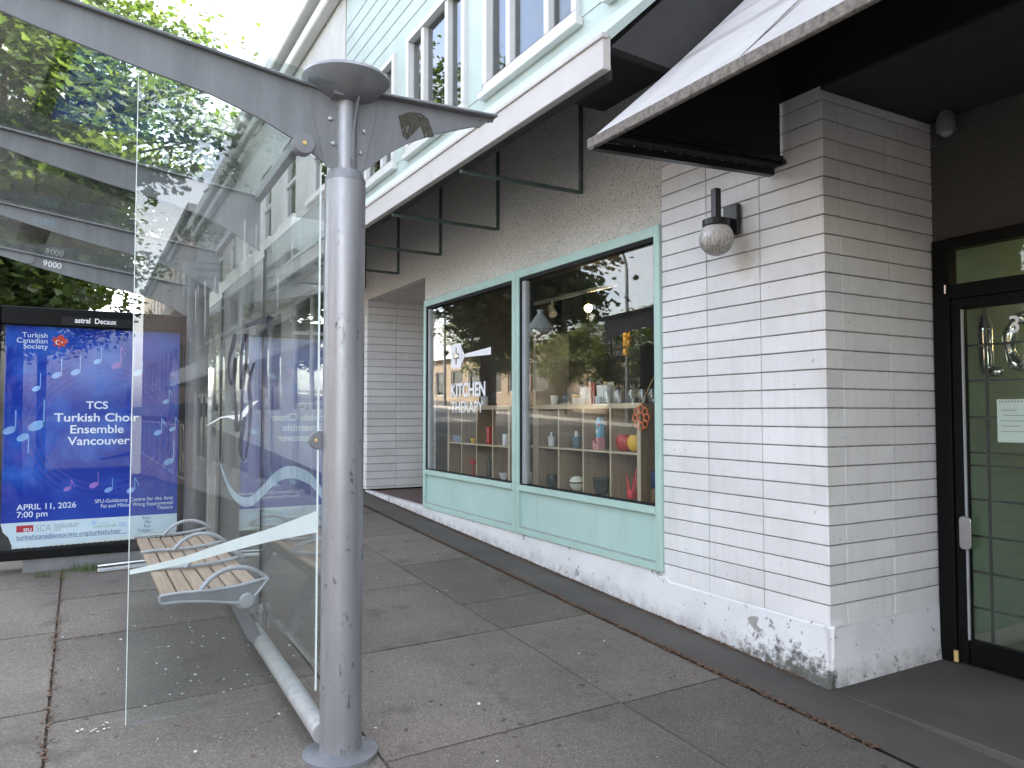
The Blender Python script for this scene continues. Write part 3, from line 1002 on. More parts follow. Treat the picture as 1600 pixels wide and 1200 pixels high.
f.box((DX - 0.03, 0.82, 0.158), (DX + 0.05, 0.90, 2.51))
dr = obj('street_door', f, M['black_frame'], shop, bevel=0.003, smooth=0)
lf = MB()
lf.box((DX - 0.02, 2.340, 0.175), (DX + 0.03, 2.400, 2.165))
lf.box((DX - 0.02, 1.505, 0.175), (DX + 0.03, 1.565, 2.165))
lf.box((DX - 0.02, 1.565, 0.175), (DX + 0.03, 2.340, 0.300))
lf.box((DX - 0.02, 1.565, 2.105), (DX + 0.03, 2.340, 2.165))
obj('door_leaf', lf, M['black_frame'], dr, bevel=0.003, smooth=0)
mb = MB()
mb.box((DX - 0.026, 2.334, 0.301), (DX - 0.014, 2.344, 2.104))
obj('stile_edge', mb, M['grey_bead'], dr, smooth=0)
mb = MB().box((DX + 0.004, 1.56, 0.29), (DX + 0.010, 2.345, 2.11))
mb.box((DX + 0.004, 0.9, 2.24), (DX + 0.010, 2.41, 2.46))
mb.box((DX + 0.004, 0.9, 0.2), (DX + 0.010, 1.42, 2.18))
obj('door_pane', mb, M['glass_door'], dr, smooth=0)
b = MB()
for y in (2.250, 2.045, 1.84, 1.64):
    b.box((DX + 0.035, y - 0.006, 0.30), (DX + 0.047, y + 0.006, 2.11))
for z in (0.47, 0.665, 0.86, 1.06, 1.245, 1.315, 1.51, 1.71, 1.905):
    b.box((DX + 0.034, 1.56, z - 0.006), (DX + 0.0335 + 0.012, 2.345, z + 0.006))
obj('security_grille', b, M['black'], dr, smooth=0)
h = MB()
P = []
for sy, sz, a0 in ((1, 1, 0), (-1, 1, 90), (-1, -1, 180), (1, -1, 270)):
    for i in range(6):
        a = R(a0 + 18 * i)
        P.append((DX - 0.028, 2.340 + sy * 0.010 + 0.022 * math.cos(a), 0.879 + sz * 0.068 + 0.022 * math.sin(a)))
h.prism(P, (-0.014, 0, 0))
obj('handle', h, M['steel'], dr, bevel=0.003, smooth=0)
obj('hinge', MB().lathe([(0.012, 0), (0.012, 0.06)], (DX - 0.035, 2.405, 0.17), 12), M['gold'], dr)
obj('hinge', MB().lathe([(0.008, 0), (0.008, 0.05)], (DX - 0.035, 2.42, 2.20), 12), M['steel'], dr)
letters('3', 0.125, (DX + 0.001, 2.115, 1.955), M['vinyl_white'], dr, (0, -1, 0), (0, 0, 1), 0.002, 1.0, name='house_number')
# green hall behind the door
mb = MB()
mb.box((6.4, -0.4, 0.1), (6.5, 2.5, 3.0))
mb.box((DX + 0.12, 2.44, 0.1), (6.4, 2.5, 3.0))
mb.box((DX + 0.12, -0.5, 0.1), (6.5, -0.4, 3.0))
mb.box((DX + 0.12, -0.4, 2.95), (6.4, 2.44, 3.0))
obj('hall_wall', mb, M['hall_green'], shop, smooth=0)
obj('hall_skirting', MB().box((DX + 0.12, 2.42, 0.17), (6.4, 2.4395, 0.27)).box((6.38, -0.4, 0.17), (6.3995, 2.42, 0.27)), M['fascia'], shop, smooth=0)
obj('hall_floor', MB().box((DX + 0.06, -0.4, 0.0), (6.4, 2.5, 0.165)), M['kerb'], shop, smooth=0)
mb = MB(); jb = MB()
bricks(mb, jb, (FX, 0, 0), (0, 1, 0), (-1, 0, 0), [-1.8 + 0.41 * k for k in range(7)], 0.30, 3.2)
obj('brick_pillar', mb, M['brick'], shop, bevel=0.0022, smooth=0)  # unseen pillar, added to keep side light out of the entrance
obj('brick_joint', MB().box((FX + 0.011, -1.8, -0.2), (DX + 0.02, 0.66, 3.2)), M['joint'], shop, smooth=0)
mb = MB().box((DX + 0.02, 0.66, 0.1), (DX + 0.12, 0.82, 3.2))
mb.box((DX + 0.02, 0.8, 2.512), (DX + 0.1, 0.9, 3.2))
obj('entrance_wall', mb, M['stucco_grey'], shop, smooth=0)

# ------------------------------------------------------------------ neighbours along the shop row
def row_building(name, label, y0, y1, top, wall, trim, seed, cat='building'):
    rr = random.Random(seed)
    t = thing(name, label, cat, (FX, (y0 + y1) / 2, gz(FX, (y0 + y1) / 2)))
    zb = gz(FX, y0)
    # walls with real openings: shopfronts below, tall sash windows above
    shops, ups = [], []
    y = y0 + 0.7
    while y + 2.6 < y1:
        shops.append((y, y + 2.4)); y += 3.2
    y = y0 + 0.9
    while y + 1.2 < y1:
        ups.append((y, y + 1.05)); y += 2.0
    zf = zb + 0.6 + 0.024 * (y1 - y0)
    sz0, sz1, uz0, uz1 = zf, zf + 2.05, zf + 3.6, zf + 5.1
    w = MB()
    def strip(z0, z1, holes):
        e = y0
        for a, b in holes:
            w.box((FX, e, z0), (FX + 0.3, a, z1)); e = b
        w.box((FX, e, z0), (FX + 0.3, y1, z1))
    w.box((FX, y0, zb - 0.6), (FX + 0.3, y1, sz0))
    strip(sz0, sz1, shops)
    w.box((FX, y0, sz1), (FX + 0.3, y1, uz0))
    strip(uz0, uz1, ups)
    w.box((FX, y0, uz1), (FX + 0.3, y1, top))
    w.box((FX + 0.3, y0, zb - 0.6), (9.5, y0 + 0.2, top))
    w.box((FX + 0.3, y1 - 0.2, zb - 0.6), (9.5, y1, top))
    w.box((9.3, y0 + 0.2, zb - 0.6), (9.5, y1 - 0.2, top))
    obj('wall', w, wall, t, smooth=0)
    obj('roof', MB().box((FX + 0.3, y0 + 0.2, top - 0.3), (9.3, y1 - 0.2, top - 0.2)), M['dark_soffit'], t, smooth=0)
    c = MB()
    c.box((FX - 0.30, y0, top - 0.25), (FX, y1, top + 0.05))
    c.box((FX - 0.18, y0, top - 0.55), (FX, y1, top - 0.35))
    obj('cornice', c, trim, t, bevel=0.02, smooth=0)
    c = MB().box((FX - 0.75, y0, sz1 + 0.28), (FX, y1, sz1 + 0.74))
    obj('canopy', c, trim, t, bevel=0.015, smooth=0)
    for a, b in shops:
        f = MB()
        f.box((FX + 0.02, a, sz0), (FX + 0.12, b, sz0 + 0.08)); f.box((FX + 0.02, a, sz1 - 0.08), (FX + 0.12, b, sz1))
        for q in (a, (a + b) / 2 - 0.03, b - 0.06): f.box((FX + 0.03, q, sz0 + 0.08), (FX + 0.12, q + 0.06, sz1 - 0.08))
        wi = obj('shop_window', f, M['vinyl'], t, smooth=0)
        obj('pane', MB().box((FX + 0.06, a + 0.02, sz0 + 0.02), (FX + 0.07, b - 0.02, sz1 - 0.02)), M['glass_upper'], wi, smooth=0)
        obj('back_panel', MB().box((FX + 1.2, a - 0.4, sz0 - 0.2), (FX + 1.25, b + 0.4, sz1 + 0.2)), M['room_wall'], wi, smooth=0)
    for a, b in ups:
        f = MB()
        f.box((FX + 0.05, a, uz0), (FX + 0.15, b, uz0 + 0.06)); f.box((FX + 0.05, a, uz1 - 0.06), (FX + 0.15, b, uz1))
        f.box((FX + 0.05, a, uz0 + 0.06), (FX + 0.15, a + 0.06, uz1 - 0.06)); f.box((FX + 0.05, b - 0.06, uz0 + 0.06), (FX + 0.15, b, uz1 - 0.06))
        f.box((FX + 0.06, a + 0.06, (uz0 + uz1) / 2 - 0.03), (FX + 0.14, b - 0.06, (uz0 + uz1) / 2 + 0.03))
        wi = obj('upper_window', f, M['vinyl'], t, smooth=0)
        obj('sill', MB().box((FX - 0.06, a - 0.06, uz0 - 0.09), (FX + 0.05, b + 0.06, uz0 - 0.001)), trim, wi, smooth=0)
        obj('pane', MB().box((FX + 0.09, a + 0.02, uz0 + 0.02), (FX + 0.10, b - 0.02, uz1 - 0.02)), M['glass_upper'], wi, smooth=0)
        obj('blind', MB().box((FX + 0.29, a, uz0), (FX + 0.30, b, uz1)), M['dark_soffit'], wi, smooth=0)
    return t, sz1
M['wall_pale'] = mat('pale_grey_render', (0.50, 0.49, 0.47), 0.85, var=0.1, scale=2, bmp=0.2)
M['wall_tan'] = mat('tan_render', (0.30, 0.235, 0.17), 0.85, var=0.1, scale=2, bmp=0.2)
M['wall_brick'] = mat('brown_brick_wall', (0.26, 0.17, 0.13), 0.9, var=0.3, scale=12, bmp=0.4)
M['trim_white'] = mat('white_trim', (0.66, 0.65, 0.63), 0.6, var=0.06)
M['trim_dark'] = mat('dark_trim', (0.10, 0.10, 0.105), 0.6, var=0.2)
row_building('terrace_building', 'pale grey two storey terrace beyond the shop, seen through the shelter glass', 10.65, 26.0, 8.3, M['wall_pale'], M['trim_white'], 3)
row_building('terrace_building', 'tan terrace with dark trim farthest up the shop row', 26.1, 52.0, 9.6, M['wall_tan'], M['trim_dark'], 4)
nb, nz = row_building('terrace_building', 'pale terrace down the row, mirrored in the shelter end glass', -21.0, -2.1, 7.9, M['wall_pale'], M['trim_white'], 5)
row_building('terrace_building', 'brown brick terrace lowest down the row', -46.0, -21.1, 8.6, M['wall_brick'], M['trim_dark'], 6)
sg = thing('shop_sign', 'white boxed shop sign jutting from the pale terrace wall', 'sign', (FX, -13.0, 4.3))
mb = MB().box((FX - 1.25, -13.09, 4.3), (FX - 0.05, -12.91, 5.1))
obj('sign_box', mb, M['trim_white'], sg, bevel=0.02, smooth=0)
mb = MB()
for k, (a, b) in enumerate(((0.15, 0.95), (0.25, 1.05), (0.2, 0.7))):
    for yy in (-13.094, -12.91):
        mb.box((FX - 1.2 + a, yy, 4.9 - k * 0.2), (FX - 1.2 + b, yy + 0.004, 4.98 - k * 0.2))
obj('sign_marks', mb, M['ink'], sg, smooth=0)
obj('sign_arm', MB().box((FX - 0.9, -13.02, 5.1), (FX, -12.98, 5.14)), M['black'], sg, smooth=0)

# ------------------------------------------------------------------ far side of the street
def far_building(label, x, y0, y1, h, wall, trim, seed):
    rr = random.Random(seed)
    z0 = gz(-3, (y0 + y1) / 2) - 0.3
    t = thing('street_building', label, 'building', (x, (y0 + y1) / 2, z0))
    ops = []
    y = y0 + 0.6
    while y + 2.4 < y1:
        ops.append((y, y + 2.0)); y += 2.9
    lv = [(z0 + 0.9, z0 + 2.7)] + ([(z0 + 4.0, z0 + 5.4)] if h > 6 else [])
    w = MB()
    zp = z0 - 1.0
    for a, b in lv:
        w.box((x - 0.3, y0, zp), (x, y1, a))
        e = y0
        for p, q in ops:
            w.box((x - 0.3, e, a), (x, p, b)); e = q
        w.box((x - 0.3, e, a), (x, y1, b))
        zp = b
    w.box((x - 0.3, y0, zp), (x, y1, z0 + h))
    w.box((x - 8, y0, z0 - 1), (x - 0.3, y0 + 0.3, z0 + h)); w.box((x - 8, y1 - 0.3, z0 - 1), (x - 0.3, y1, z0 + h))
    obj('wall', w, wall, t, smooth=0)
    obj('roof', MB().box((x - 8, y0 - 0.2, z0 + h), (x + 0.35, y1 + 0.2, z0 + h + 0.25)), trim, t, bevel=0.02, smooth=0)
    for a, b in lv:
        for p, q in ops:
            f = MB()
            f.box((x - 0.2, p, a), (x - 0.1, p + 0.07, b)); f.box((x - 0.2, q - 0.07, a), (x - 0.1, q, b))
            f.box((x - 0.2, p + 0.07, a), (x - 0.1, q - 0.07, a + 0.07)); f.box((x - 0.2, p + 0.07, b - 0.07), (x - 0.1, q - 0.07, b))
            wi = obj('window', f, M['vinyl'], t, smooth=0)
            obj('pane', MB().box((x - 0.16, p + 0.02, a + 0.02), (x - 0.15, q - 0.02, b - 0.02)), M['glass_upper'], wi, smooth=0)
            obj('blind', MB().box((x - 0.29, p, a), (x - 0.27, q, b)), M['dark_soffit'], wi, smooth=0)
far_building('low tan shop building across the street, mirrored beside the trunk', -17.5, 22, 36, 3.4, M['wall_tan'], M['trim_dark'], 1)
far_building('white low building across the street opposite the shelter', -17.5, 7, 21, 4.2, M['wall_pale'], M['trim_white'], 2)
far_building('brown brick building across the street downhill', -17.5, -14, 6, 7.2, M['wall_brick'], M['trim_dark'], 3)
far_building('tan low building farthest up across the street', -17.5, 37, 60, 3.6, M['wall_tan'], M['trim_white'], 4)

# ------------------------------------------------------------------ entrance awning and wall lamp
AY0, AY1 = -7.5, 2.86  # near end extended far out of view to shade the entrance
aw = thing('fabric_awning', 'pale grey fabric awning with black lining over the street door', 'awning', (2.06, 2.0, 2.81))
TX, TZ, WX, WZ = 2.055, 2.815, FX - 0.016, 3.945
mb = MB()
n = 24
for i in range(n):
    a, b = i / n, (i + 1) / n
    sag = lambda t: -0.018 * math.sin(math.pi * t)
    mb.prism([(TX + (WX - TX) * a, AY0, TZ + (WZ - TZ) * a + sag(a)), (TX + (WX - TX) * b, AY0, TZ + (WZ - TZ) * b + sag(b)),
              (TX + (WX - TX) * b, AY0, TZ + (WZ - TZ) * b + sag(b) - 0.006), (TX + (WX - TX) * a, AY0, TZ + (WZ - TZ) * a + sag(a) - 0.006)], (0, AY1 - AY0, 0))
obj('awning_cloth', mb, M['awning_top'], aw, smooth=20)
mb = MB()
for k in range(11):
    y = 1.95 - k * 0.92
    mb.prism([(TX + 0.004, y, TZ + 0.002), (WX, y, WZ + 0.002), (WX, y, WZ - 0.002), (TX + 0.004, y, TZ - 0.002)], (0, 0.014, 0))
obj('seam', mb, M['awning_hem'], aw, smooth=0)
mb = MB()
mb.prism([(TX + 0.02, AY0, TZ + 0.005), (WX, AY0, WZ - 0.03), (WX, AY0, WZ - 0.045), (TX + 0.03, AY0, TZ - 0.005)], (0, AY1 - AY0 - 0.004, 0))
mb.prism([(TX + 0.03, AY1 - 0.10, TZ + 0.01), (WX, AY1 - 0.10, WZ - 0.05), (WX, AY1 - 0.10, TZ + 0.06)], (0, 0.004, 0))
mb.prism([(TX + 0.03, AY1 - 0.115, TZ - 0.004), (WX, AY1 - 0.115, TZ + 0.056), (WX, AY1 - 0.115, TZ + 0.060), (TX + 0.03, AY1 - 0.115, TZ + 0.000)], (0, 0.075, 0))
obj('awning_lining', mb, M['awning_under'], aw, smooth=0)
mb = MB()
mb.box((TX - 0.004, AY0, TZ - 0.038), (TX + 0.022, AY1, TZ + 0.012))
obj('awning_hem', mb, M['awning_hem'], aw, bevel=0.004, smooth=0)
mb = MB()
mb.prism([(TX, AY1 - 0.05, TZ - 0.045), (WX + 0.01, AY1 - 0.05, TZ + 0.022), (WX + 0.01, AY1 - 0.05, TZ + 0.062), (TX, AY1 - 0.05, TZ - 0.012)], (0, 0.04, 0))
mb.prism([(TX + 0.06, AY1 - 0.12, TZ + 0.03), (WX, AY1 - 0.12, TZ + 0.075), (WX, AY1 - 0.12, TZ + 0.105), (TX + 0.06, AY1 - 0.12, TZ + 0.05)], (0, 0.03, 0))
mb.box((WX - 0.02, AY1 - 0.13, TZ + 0.06), (WX + 0.012, AY1 - 0.01, TZ + 0.085))
obj('awning_bar', mb, M['black'], aw, smooth=0)
mb = MB()
for i in range(11):
    x = TX + 0.14 + i * 0.098
    z = TZ - 0.012 + (x - TX) * 0.055
    mb.tube([(x, AY1 - 0.05, z), (x + 0.012, AY1 - 0.085, z + 0.055), (x + 0.02, AY1 - 0.10, z + 0.04)], 0.0032, 6)
mb.tube([(2.44, AY1 - 0.02, TZ - 0.02), (2.43, AY1 - 0.03, TZ - 0.07), (2.415, AY1 - 0.025, TZ - 0.13)], 0.003, 6)
mb.sphere((2.52, AY1 - 0.06, TZ + 0.045), 0.011, 10, 6)
obj('lacing', mb, M['grey_bead'], aw, smooth=40)

wl = thing('wall_lamp', 'black wall lamp with cracked dirty white globe on the brick pillar', 'lamp', (FX, 3.10, 2.6))
GXc, GY = 3.125, 3.10
obj('globe', MB().sphere((GXc, GY, 2.526), 0.098, 36, 20), M['globe'], wl, smooth=60)
obj('cap', MB().lathe([(0.075, 2.595), (0.078, 2.60), (0.078, 2.632), (0.06, 2.640), (0.0, 2.640)], (GXc, GY, 0), 28), M['black'], wl)
obj('stem', MB().box((GXc - 0.021, GY - 0.021, 2.640), (GXc + 0.021, GY + 0.021, 2.815)), M['black'], wl, bevel=0.003, smooth=0)
obj('arm', MB().box((GXc + 0.021, GY - 0.019, 2.610), (FX - 0.03, GY + 0.019, 2.655)), M['black'], wl, bevel=0.003, smooth=0)
obj('wall_plate', MB().box((FX - 0.045, GY - 0.055, 2.560), (FX - 0.013, GY + 0.055, 2.735)), M['black'], wl, bevel=0.004, smooth=0)
cm = thing('ceiling_light', 'small dull round light fitting under the dark entrance ceiling', 'light', (4.14, 2.36, 3.13))
obj('fitting', MB().lathe([(0.03, -0.045), (0.052, -0.03), (0.055, 0.0), (0.05, 0.04), (0.035, 0.075)], (4.14, 2.36, 3.13), 20), M['lamp_grey'], cm)
obj('lens', MB().sphere((4.14, 2.36, 3.10), 0.036, 14, 8), M['grey_bead'], cm)

# ------------------------------------------------------------------ bus shelter
SX, SY0, SY1 = 0.935, 3.02, 7.60
sh = thing('bus_shelter', 'silver bus shelter with glass walls and winged arms on the pavement', 'bus shelter', (SX, 5.3, gz(SX, 5.3)))
def ztop(x, y): return 2.88 - 0.135 * (x - 0.3) - 0.027 * (y - 4.55)
def post(y, bowl=True):
    zb = gz(SX, y)
    dz = ztop(SX, y) - ztop(SX, SY0)
    m = MB().lathe([(0.083, zb - 0.05), (0.083, 2.488 + dz)], (SX, y, 0), 40)
    p = obj('post', m, M['post'], sh)
    obj('collar', MB().lathe([(0.0832, 2.486 + dz), (0.084, 2.492 + dz), (0.070, 2.53 + dz), (0.05, 2.533 + dz)], (SX, y, 0), 40), M['arm'], p)
    obj('inner_post', MB().lathe([(0.043, 2.53 + dz), (0.043, 2.86 + dz)], (SX, y, 0), 28), M['post'], p)
    obj('base_flange', MB().lathe([(0.15, zb - 0.01), (0.15, zb + 0.015), (0.10, zb + 0.022), (0.083, zb + 0.03)], (SX, y, 0), 28), M['arm'], p)
    pr = []
    RB = 0.215
    for i in range(9):
        r = 0.175 * i / 8
        pr.append((r, 2.818 + dz + RB - math.sqrt(RB * RB - r * r)))
    pr += [(0.18, 2.915 + dz), (0.172, 2.93 + dz), (0.0, 2.945 + dz)]
    obj('cap_bowl', MB().lathe(pr, (SX, y, 0), 40), M['arm'], p)
    return p
def arm(y, wing=True, th=0.012, tx=0.05):
    xs = [-0.78, -0.62, -0.4, -0.156, 0.1, 0.406, 0.6, 0.74, 0.895]
    ds = [0.045, 0.06, 0.09, 0.12, 0.142, 0.160, 0.195, 0.24, 0.315]
    top = [(x, y - th / 2, ztop(x, y)) for x in xs]
    bot = [(x, y - th / 2, ztop(x, y) - d) for x, d in zip(xs, ds)]
    m = MB().prism(top + bot[::-1], (0, th, 0))
    a = obj('arm', m, M['arm'], sh, bevel=0.002, smooth=20)
    m = MB()
    m.prism([(x, y - tx / 2, ztop(x, y)) for x in (xs[0], 0.895)] + [(x, y - tx / 2, ztop(x, y) + 0.012) for x in (0.895, xs[0])], (0, tx, 0))
    obj('flange', m, M['arm'], a, bevel=0.002, smooth=20)
    return a
p0 = post(SY0)
fz = gz(0.80, 6.45)
pf = obj('post', MB().lathe([(0.083, fz - 0.05), (0.083, 2.62), (0.060, 2.66), (0.0, 2.66)], (0.80, 6.45, 0), 36), M['dark_post'], sh)
obj('base_flange', MB().lathe([(0.15, fz - 0.01), (0.15, fz + 0.015), (0.10, fz + 0.022), (0.083, fz + 0.03)], (0.80, 6.45, 0), 28), M['arm'], pf)
a0 = arm(SY0)
ribs = [arm(4.547), arm(6.073)]
a3 = arm(SY1)
# wings towards the building
for y in (SY0,):
    dz = ztop(SX, y) - ztop(SX, SY0)
    pts = [(0.975, 2.872), (0.975, 2.535), (1.022, 2.556), (1.12, 2.642), (1.22, 2.709), (1.35, 2.772), (1.53, 2.838), (1.565, 2.843), (1.60, 2.876), (1.632, 2.880), (1.632, 2.892)]
    m = MB().prism([(x, y - 0.006, z + dz) for x, z in pts], (0, 0.012, 0))
    w = obj('wing', m, M['arm'], sh, bevel=0.0015, smooth=20)
    m = MB().prism([(1.02, y - 0.045, 2.873 + dz), (1.636, y - 0.045, 2.892 + dz), (1.636, y - 0.045, 2.903 + dz), (1.02, y - 0.045, 2.885 + dz)], (0, 0.09, 0))
    obj('flange', m, M['arm'], w, bevel=0.002, smooth=0)
    if y == SY0:
        s = MB()
        s.prism([(1.165, y - 0.0062, 2.815), (1.215, y - 0.0062, 2.842), (1.265, y - 0.0062, 2.848), (1.305, y - 0.0062, 2.83), (1.335, y - 0.0062, 2.752),
                 (1.285, y - 0.0062, 2.742), (1.268, y - 0.0062, 2.79), (1.235, y - 0.0062, 2.752), (1.205, y - 0.0062, 2.715), (1.185, y - 0.0062, 2.73)], (0, -0.0008, 0))
        obj('sticker_residue', s, M['scraped'], w, smooth=0)
# gusset plates with bolts on the near post
g = MB()
for pts in ([(0.770, 2.895), (0.786, 2.80), (0.846, 2.54), (0.895, 2.535), (0.895, 2.84)], [(0.978, 2.84), (0.978, 2.535), (1.008, 2.545), (1.066, 2.80), (1.068, 2.84)]):
    g.prism([(x, SY0 - 0.0105, z) for x, z in pts], (0, 0.004, 0))
g.prism([(0.952, SY0 - 0.04, 2.535), (0.952, SY0 - 0.045, 2.70), (0.966, SY0 - 0.085, 2.86), (0.966, SY0 - 0.006, 2.86), (0.952, SY0 - 0.006, 2.535)], (0.006, 0, 0))
obj('gusset', g, M['arm'], p0, bevel=0.001, smooth=0)
for x, z in ((0.866, 2.742), (0.879, 2.640), (1.008, 2.714), (0.995, 2.622)):
    b = MB().lathe([(0.0, -0.010), (0.007, -0.009), (0.0105, -0.005), (0.0105, 0.0)], (x, SY0 - 0.0105, z), 16, 'y')
    obj('bolt', b, M['steel'], p0)
# glass roof panes between the arms, gutter along the back
for i, (ya, yb) in enumerate(((SY0, 4.547), (4.547, 6.073), (6.073, SY1))):
    m = MB()
    ya2, yb2 = ya + (0.028 if i else -0.10), yb - 0.028 + (0.13 if i == 2 else 0)
    xa, xb = -0.82, 0.86
    P = lambda x, y, d: (x, y, ztop(x, y) + 0.006 + d)
    m.add([P(xa, ya2, 0), P(xb, ya2, 0), P(xb, yb2, 0), P(xa, yb2, 0), P(xa, ya2, .01), P(xb, ya2, .01), P(xb, yb2, .01), P(xa, yb2, .01)],
          [(0, 3, 2, 1), (4, 5, 6, 7), (0, 1, 5, 4), (1, 2, 6, 5), (2, 3, 7, 6), (3, 0, 4, 7)])
    obj('roof_pane', m, M['glass_roof'], sh, smooth=0)
m = MB().prism([(0.865, 2.95, ztop(0.865, 2.95) - 0.02), (0.905, 2.95, ztop(0.865, 2.95) - 0.02), (0.905, 2.95, ztop(0.865, 2.95) + 0.03), (0.865, 2.95, ztop(0.865, 2.95) + 0.03)], (0, 4.75, -0.027 * 4.75))
obj('gutter', m, M['arm'], sh, smooth=0)
# end glass beside the near post, with film motifs
EY = SY0 + 0.02
m = MB().prism([(0.160, EY, 0.42), (0.838, EY, 0.42), (0.838, EY, 2.560), (0.74, EY, 2.62), (0.60, EY, 2.69), (0.42, EY, 2.745), (0.160, EY, 2.78)], (0, 0.010, 0))
eg = obj('end_glass', m, M['glass_shelter'], sh, smooth=0)
e = MB()
e.box((0.1585, EY, 0.42), (0.1610, EY + 0.010, 2.78))
e.box((0.8365, EY - 0.001, 0.42), (0.8410, EY + 0.011, 2.56))
M['glass_edge'] = mat('bright_glass_edge', (0.75, 0.82, 0.80), 0.25, var=0.05)
obj('glass_edge', e, M['glass_edge'], eg, smooth=0)
def pxf(): return None
sw_top = [(0.163, 0.968), (0.345, 1.000), (0.508, 1.045), (0.665, 1.083), (0.838, 1.137)]
sw_bot = [(0.163, 0.952), (0.345, 0.973), (0.508, 1.004), (0.665, 1.030), (0.838, 1.050)]
def smooth_pts(P, n=6):
    out = []
    for i in range(len(P) - 1):
        p0_, p1, p2, p3 = P[max(i - 1, 0)], P[i], P[i + 1], P[min(i + 2, len(P) - 1)]
        for k in range(n):
            t = k / n
            out.append(tuple(0.5 * ((2 * b) + (c - a) * t + (2 * a - 5 * b + 4 * c - d) * t * t + (3 * b - a - 3 * c + d) * t ** 3) for a, b, c, d in zip(p0_, p1, p2, p3)))
    out.append(tuple(P[-1]))
    return out
ta, tb = smooth_pts(sw_top), smooth_pts(sw_bot)
m = MB()
for i in range(len(ta) - 1):
    m.prism([(ta[i][0], EY - 0.0004, ta[i][1]), (ta[i + 1][0], EY - 0.0004, ta[i + 1][1]), (tb[i + 1][0], EY - 0.0004, tb[i + 1][1]), (tb[i][0], EY - 0.0004, tb[i][1])], (0, -0.0008, 0))
obj('swoosh_film', m, M['frost'], eg, smooth=0)
bird = [(440, 712), (478, 690), (528, 662), (580, 652), (628, 648), (650, 636), (672, 606), (704, 580), (752, 564), (718, 594), (692, 626), (672, 660), (650, 677), (620, 680), (570, 664), (530, 668), (490, 690)]
def zoom_to_panel(zx, zy):
    px, py = 200 + zx / 3.6375, 470 + zy / 3.6375
    return (0.427 + (px - 330) * 0.00232, 1.508 - (py - 655) * 0.00249)
B = [zoom_to_panel(*q) for q in bird]
bm_ = MB()
# left wing, body and right wing as a fan of strips between the two edges
up_e = [B[0], B[1], B[2], B[3], B[4], B[5], B[6], B[7], B[8]]
lo_e = [B[0], B[16], B[15], B[14], B[13], B[12], B[10], B[9], B[8]]
ue, le = smooth_pts(up_e, 4), smooth_pts(lo_e, 4)
for i in range(len(ue) - 1):
    bm_.add([(ue[i][0], EY - 0.001, ue[i][1]), (le[i][0], EY - 0.001, le[i][1]), (le[i + 1][0], EY - 0.001, le[i + 1][1]), (ue[i + 1][0], EY - 0.001, ue[i + 1][1])], [(0, 1, 2, 3)])
obj('bird_film', bm_, M['vinyl_white'], eg, smooth=0)
# scrawl on the end glass
def ribbon(P, wfun, y, name, material, parent, n=8):
    Q = smooth_pts(P, n)
    m = MB()
    for i in range(len(Q) - 1):
        a, b = Vector((Q[i][0], 0, Q[i][1])), Vector((Q[i + 1][0], 0, Q[i + 1][1]))
        d = (b - a)
        if d.length < 1e-6: continue
        nn = Vector((-d.z, 0, d.x)).normalized()
        w0, w1 = wfun(i / len(Q)), wfun((i + 1) / len(Q))
        m.add([(a.x - nn.x * w0, y, a.z - nn.z * w0), (b.x - nn.x * w1, y, b.z - nn.z * w1), (b.x + nn.x * w1, y, b.z + nn.z * w1), (a.x + nn.x * w0, y, a.z + nn.z * w0)], [(0, 1, 2, 3)])
    return obj(name, m, material, parent, smooth=0)
scr = [(604, 190), (596, 250), (575, 330), (572, 420), (590, 480), (606, 400), (610, 330), (608, 480), (618, 640), (622, 740), (640, 700), (655, 520), (672, 330), (668, 190), (640, 330), (640, 500), (650, 440), (672, 360), (690, 420), (720, 350),
       (690, 470), (700, 600), (690, 800), (664, 910), (646, 820), (668, 660)]
ribbon([zoom_to_panel(*q) for q in scr], lambda t: 0.0058 + 0.0022 * math.sin(t * 40), EY - 0.0012, 'scrawl', M['film_scrawl'], eg)
tag_ = [(660, 150), (700, 130), (760, 110), (800, 95), (812, 80), (806, 120), (800, 165), (790, 170)]
ribbon([zoom_to_panel(*q) for q in tag_], lambda t: 0.008 + 0.006 * t, EY - 0.0014, 'scrawl', M['film_scrawl'], eg)
st = MB()
for k in range(16):
    x = rnd.uniform(0.50, 0.80) if k < 11 else rnd.uniform(0.36, 0.46)
    z = rnd.uniform(2.05, 2.30) if k < 11 else rnd.uniform(1.9, 2.1)
    w, l = rnd.uniform(0.001, 0.003), rnd.uniform(0.04, 0.22)
    st.add([(x - w, EY - 0.0010, z), (x + w, EY - 0.0010, z), (x + w * 0.4, EY - 0.0010, z - l), (x - w * 0.4, EY - 0.0010, z - l)], [(0, 1, 2, 3)])
obj('dried_drips', st, M['film_streak'], eg, smooth=0)
# small glass clamps on post and arm
c = MB()
P = [(0.850 + 0.0, EY - 0.012, 1.422 + 0.038)] + [(0.842 + 0.042 * math.cos(R(a)), EY - 0.012, 1.422 + 0.038 * math.sin(R(a))) for a in range(90, 271, 18)] + [(0.85, EY - 0.012, 1.422 - 0.038)]
c.prism(P, (0, 0.03, 0))
obj('glass_clamp', c, M['arm'], sh, bevel=0.003, smooth=0)
obj('clamp_screw', MB().lathe([(0.0, -0.002), (0.007, 0.0), (0.007, 0.004)], (0.826, EY - 0.0145, 1.422), 10, 'y'), M['gold'], sh)
c = MB().lathe([(0.0, -0.03), (0.040, -0.028), (0.043, -0.024), (0.043, 0.02)], (0.755, SY0 - 0.012, 2.612), 32, 'y')
obj('glass_clamp', c, M['arm'], sh)
obj('clamp_screw', MB().lathe([(0.0, -0.034), (0.008, -0.0335), (0.010, -0.029)], (0.755, SY0 - 0.012, 2.612), 10, 'y'), M['gold'], sh)
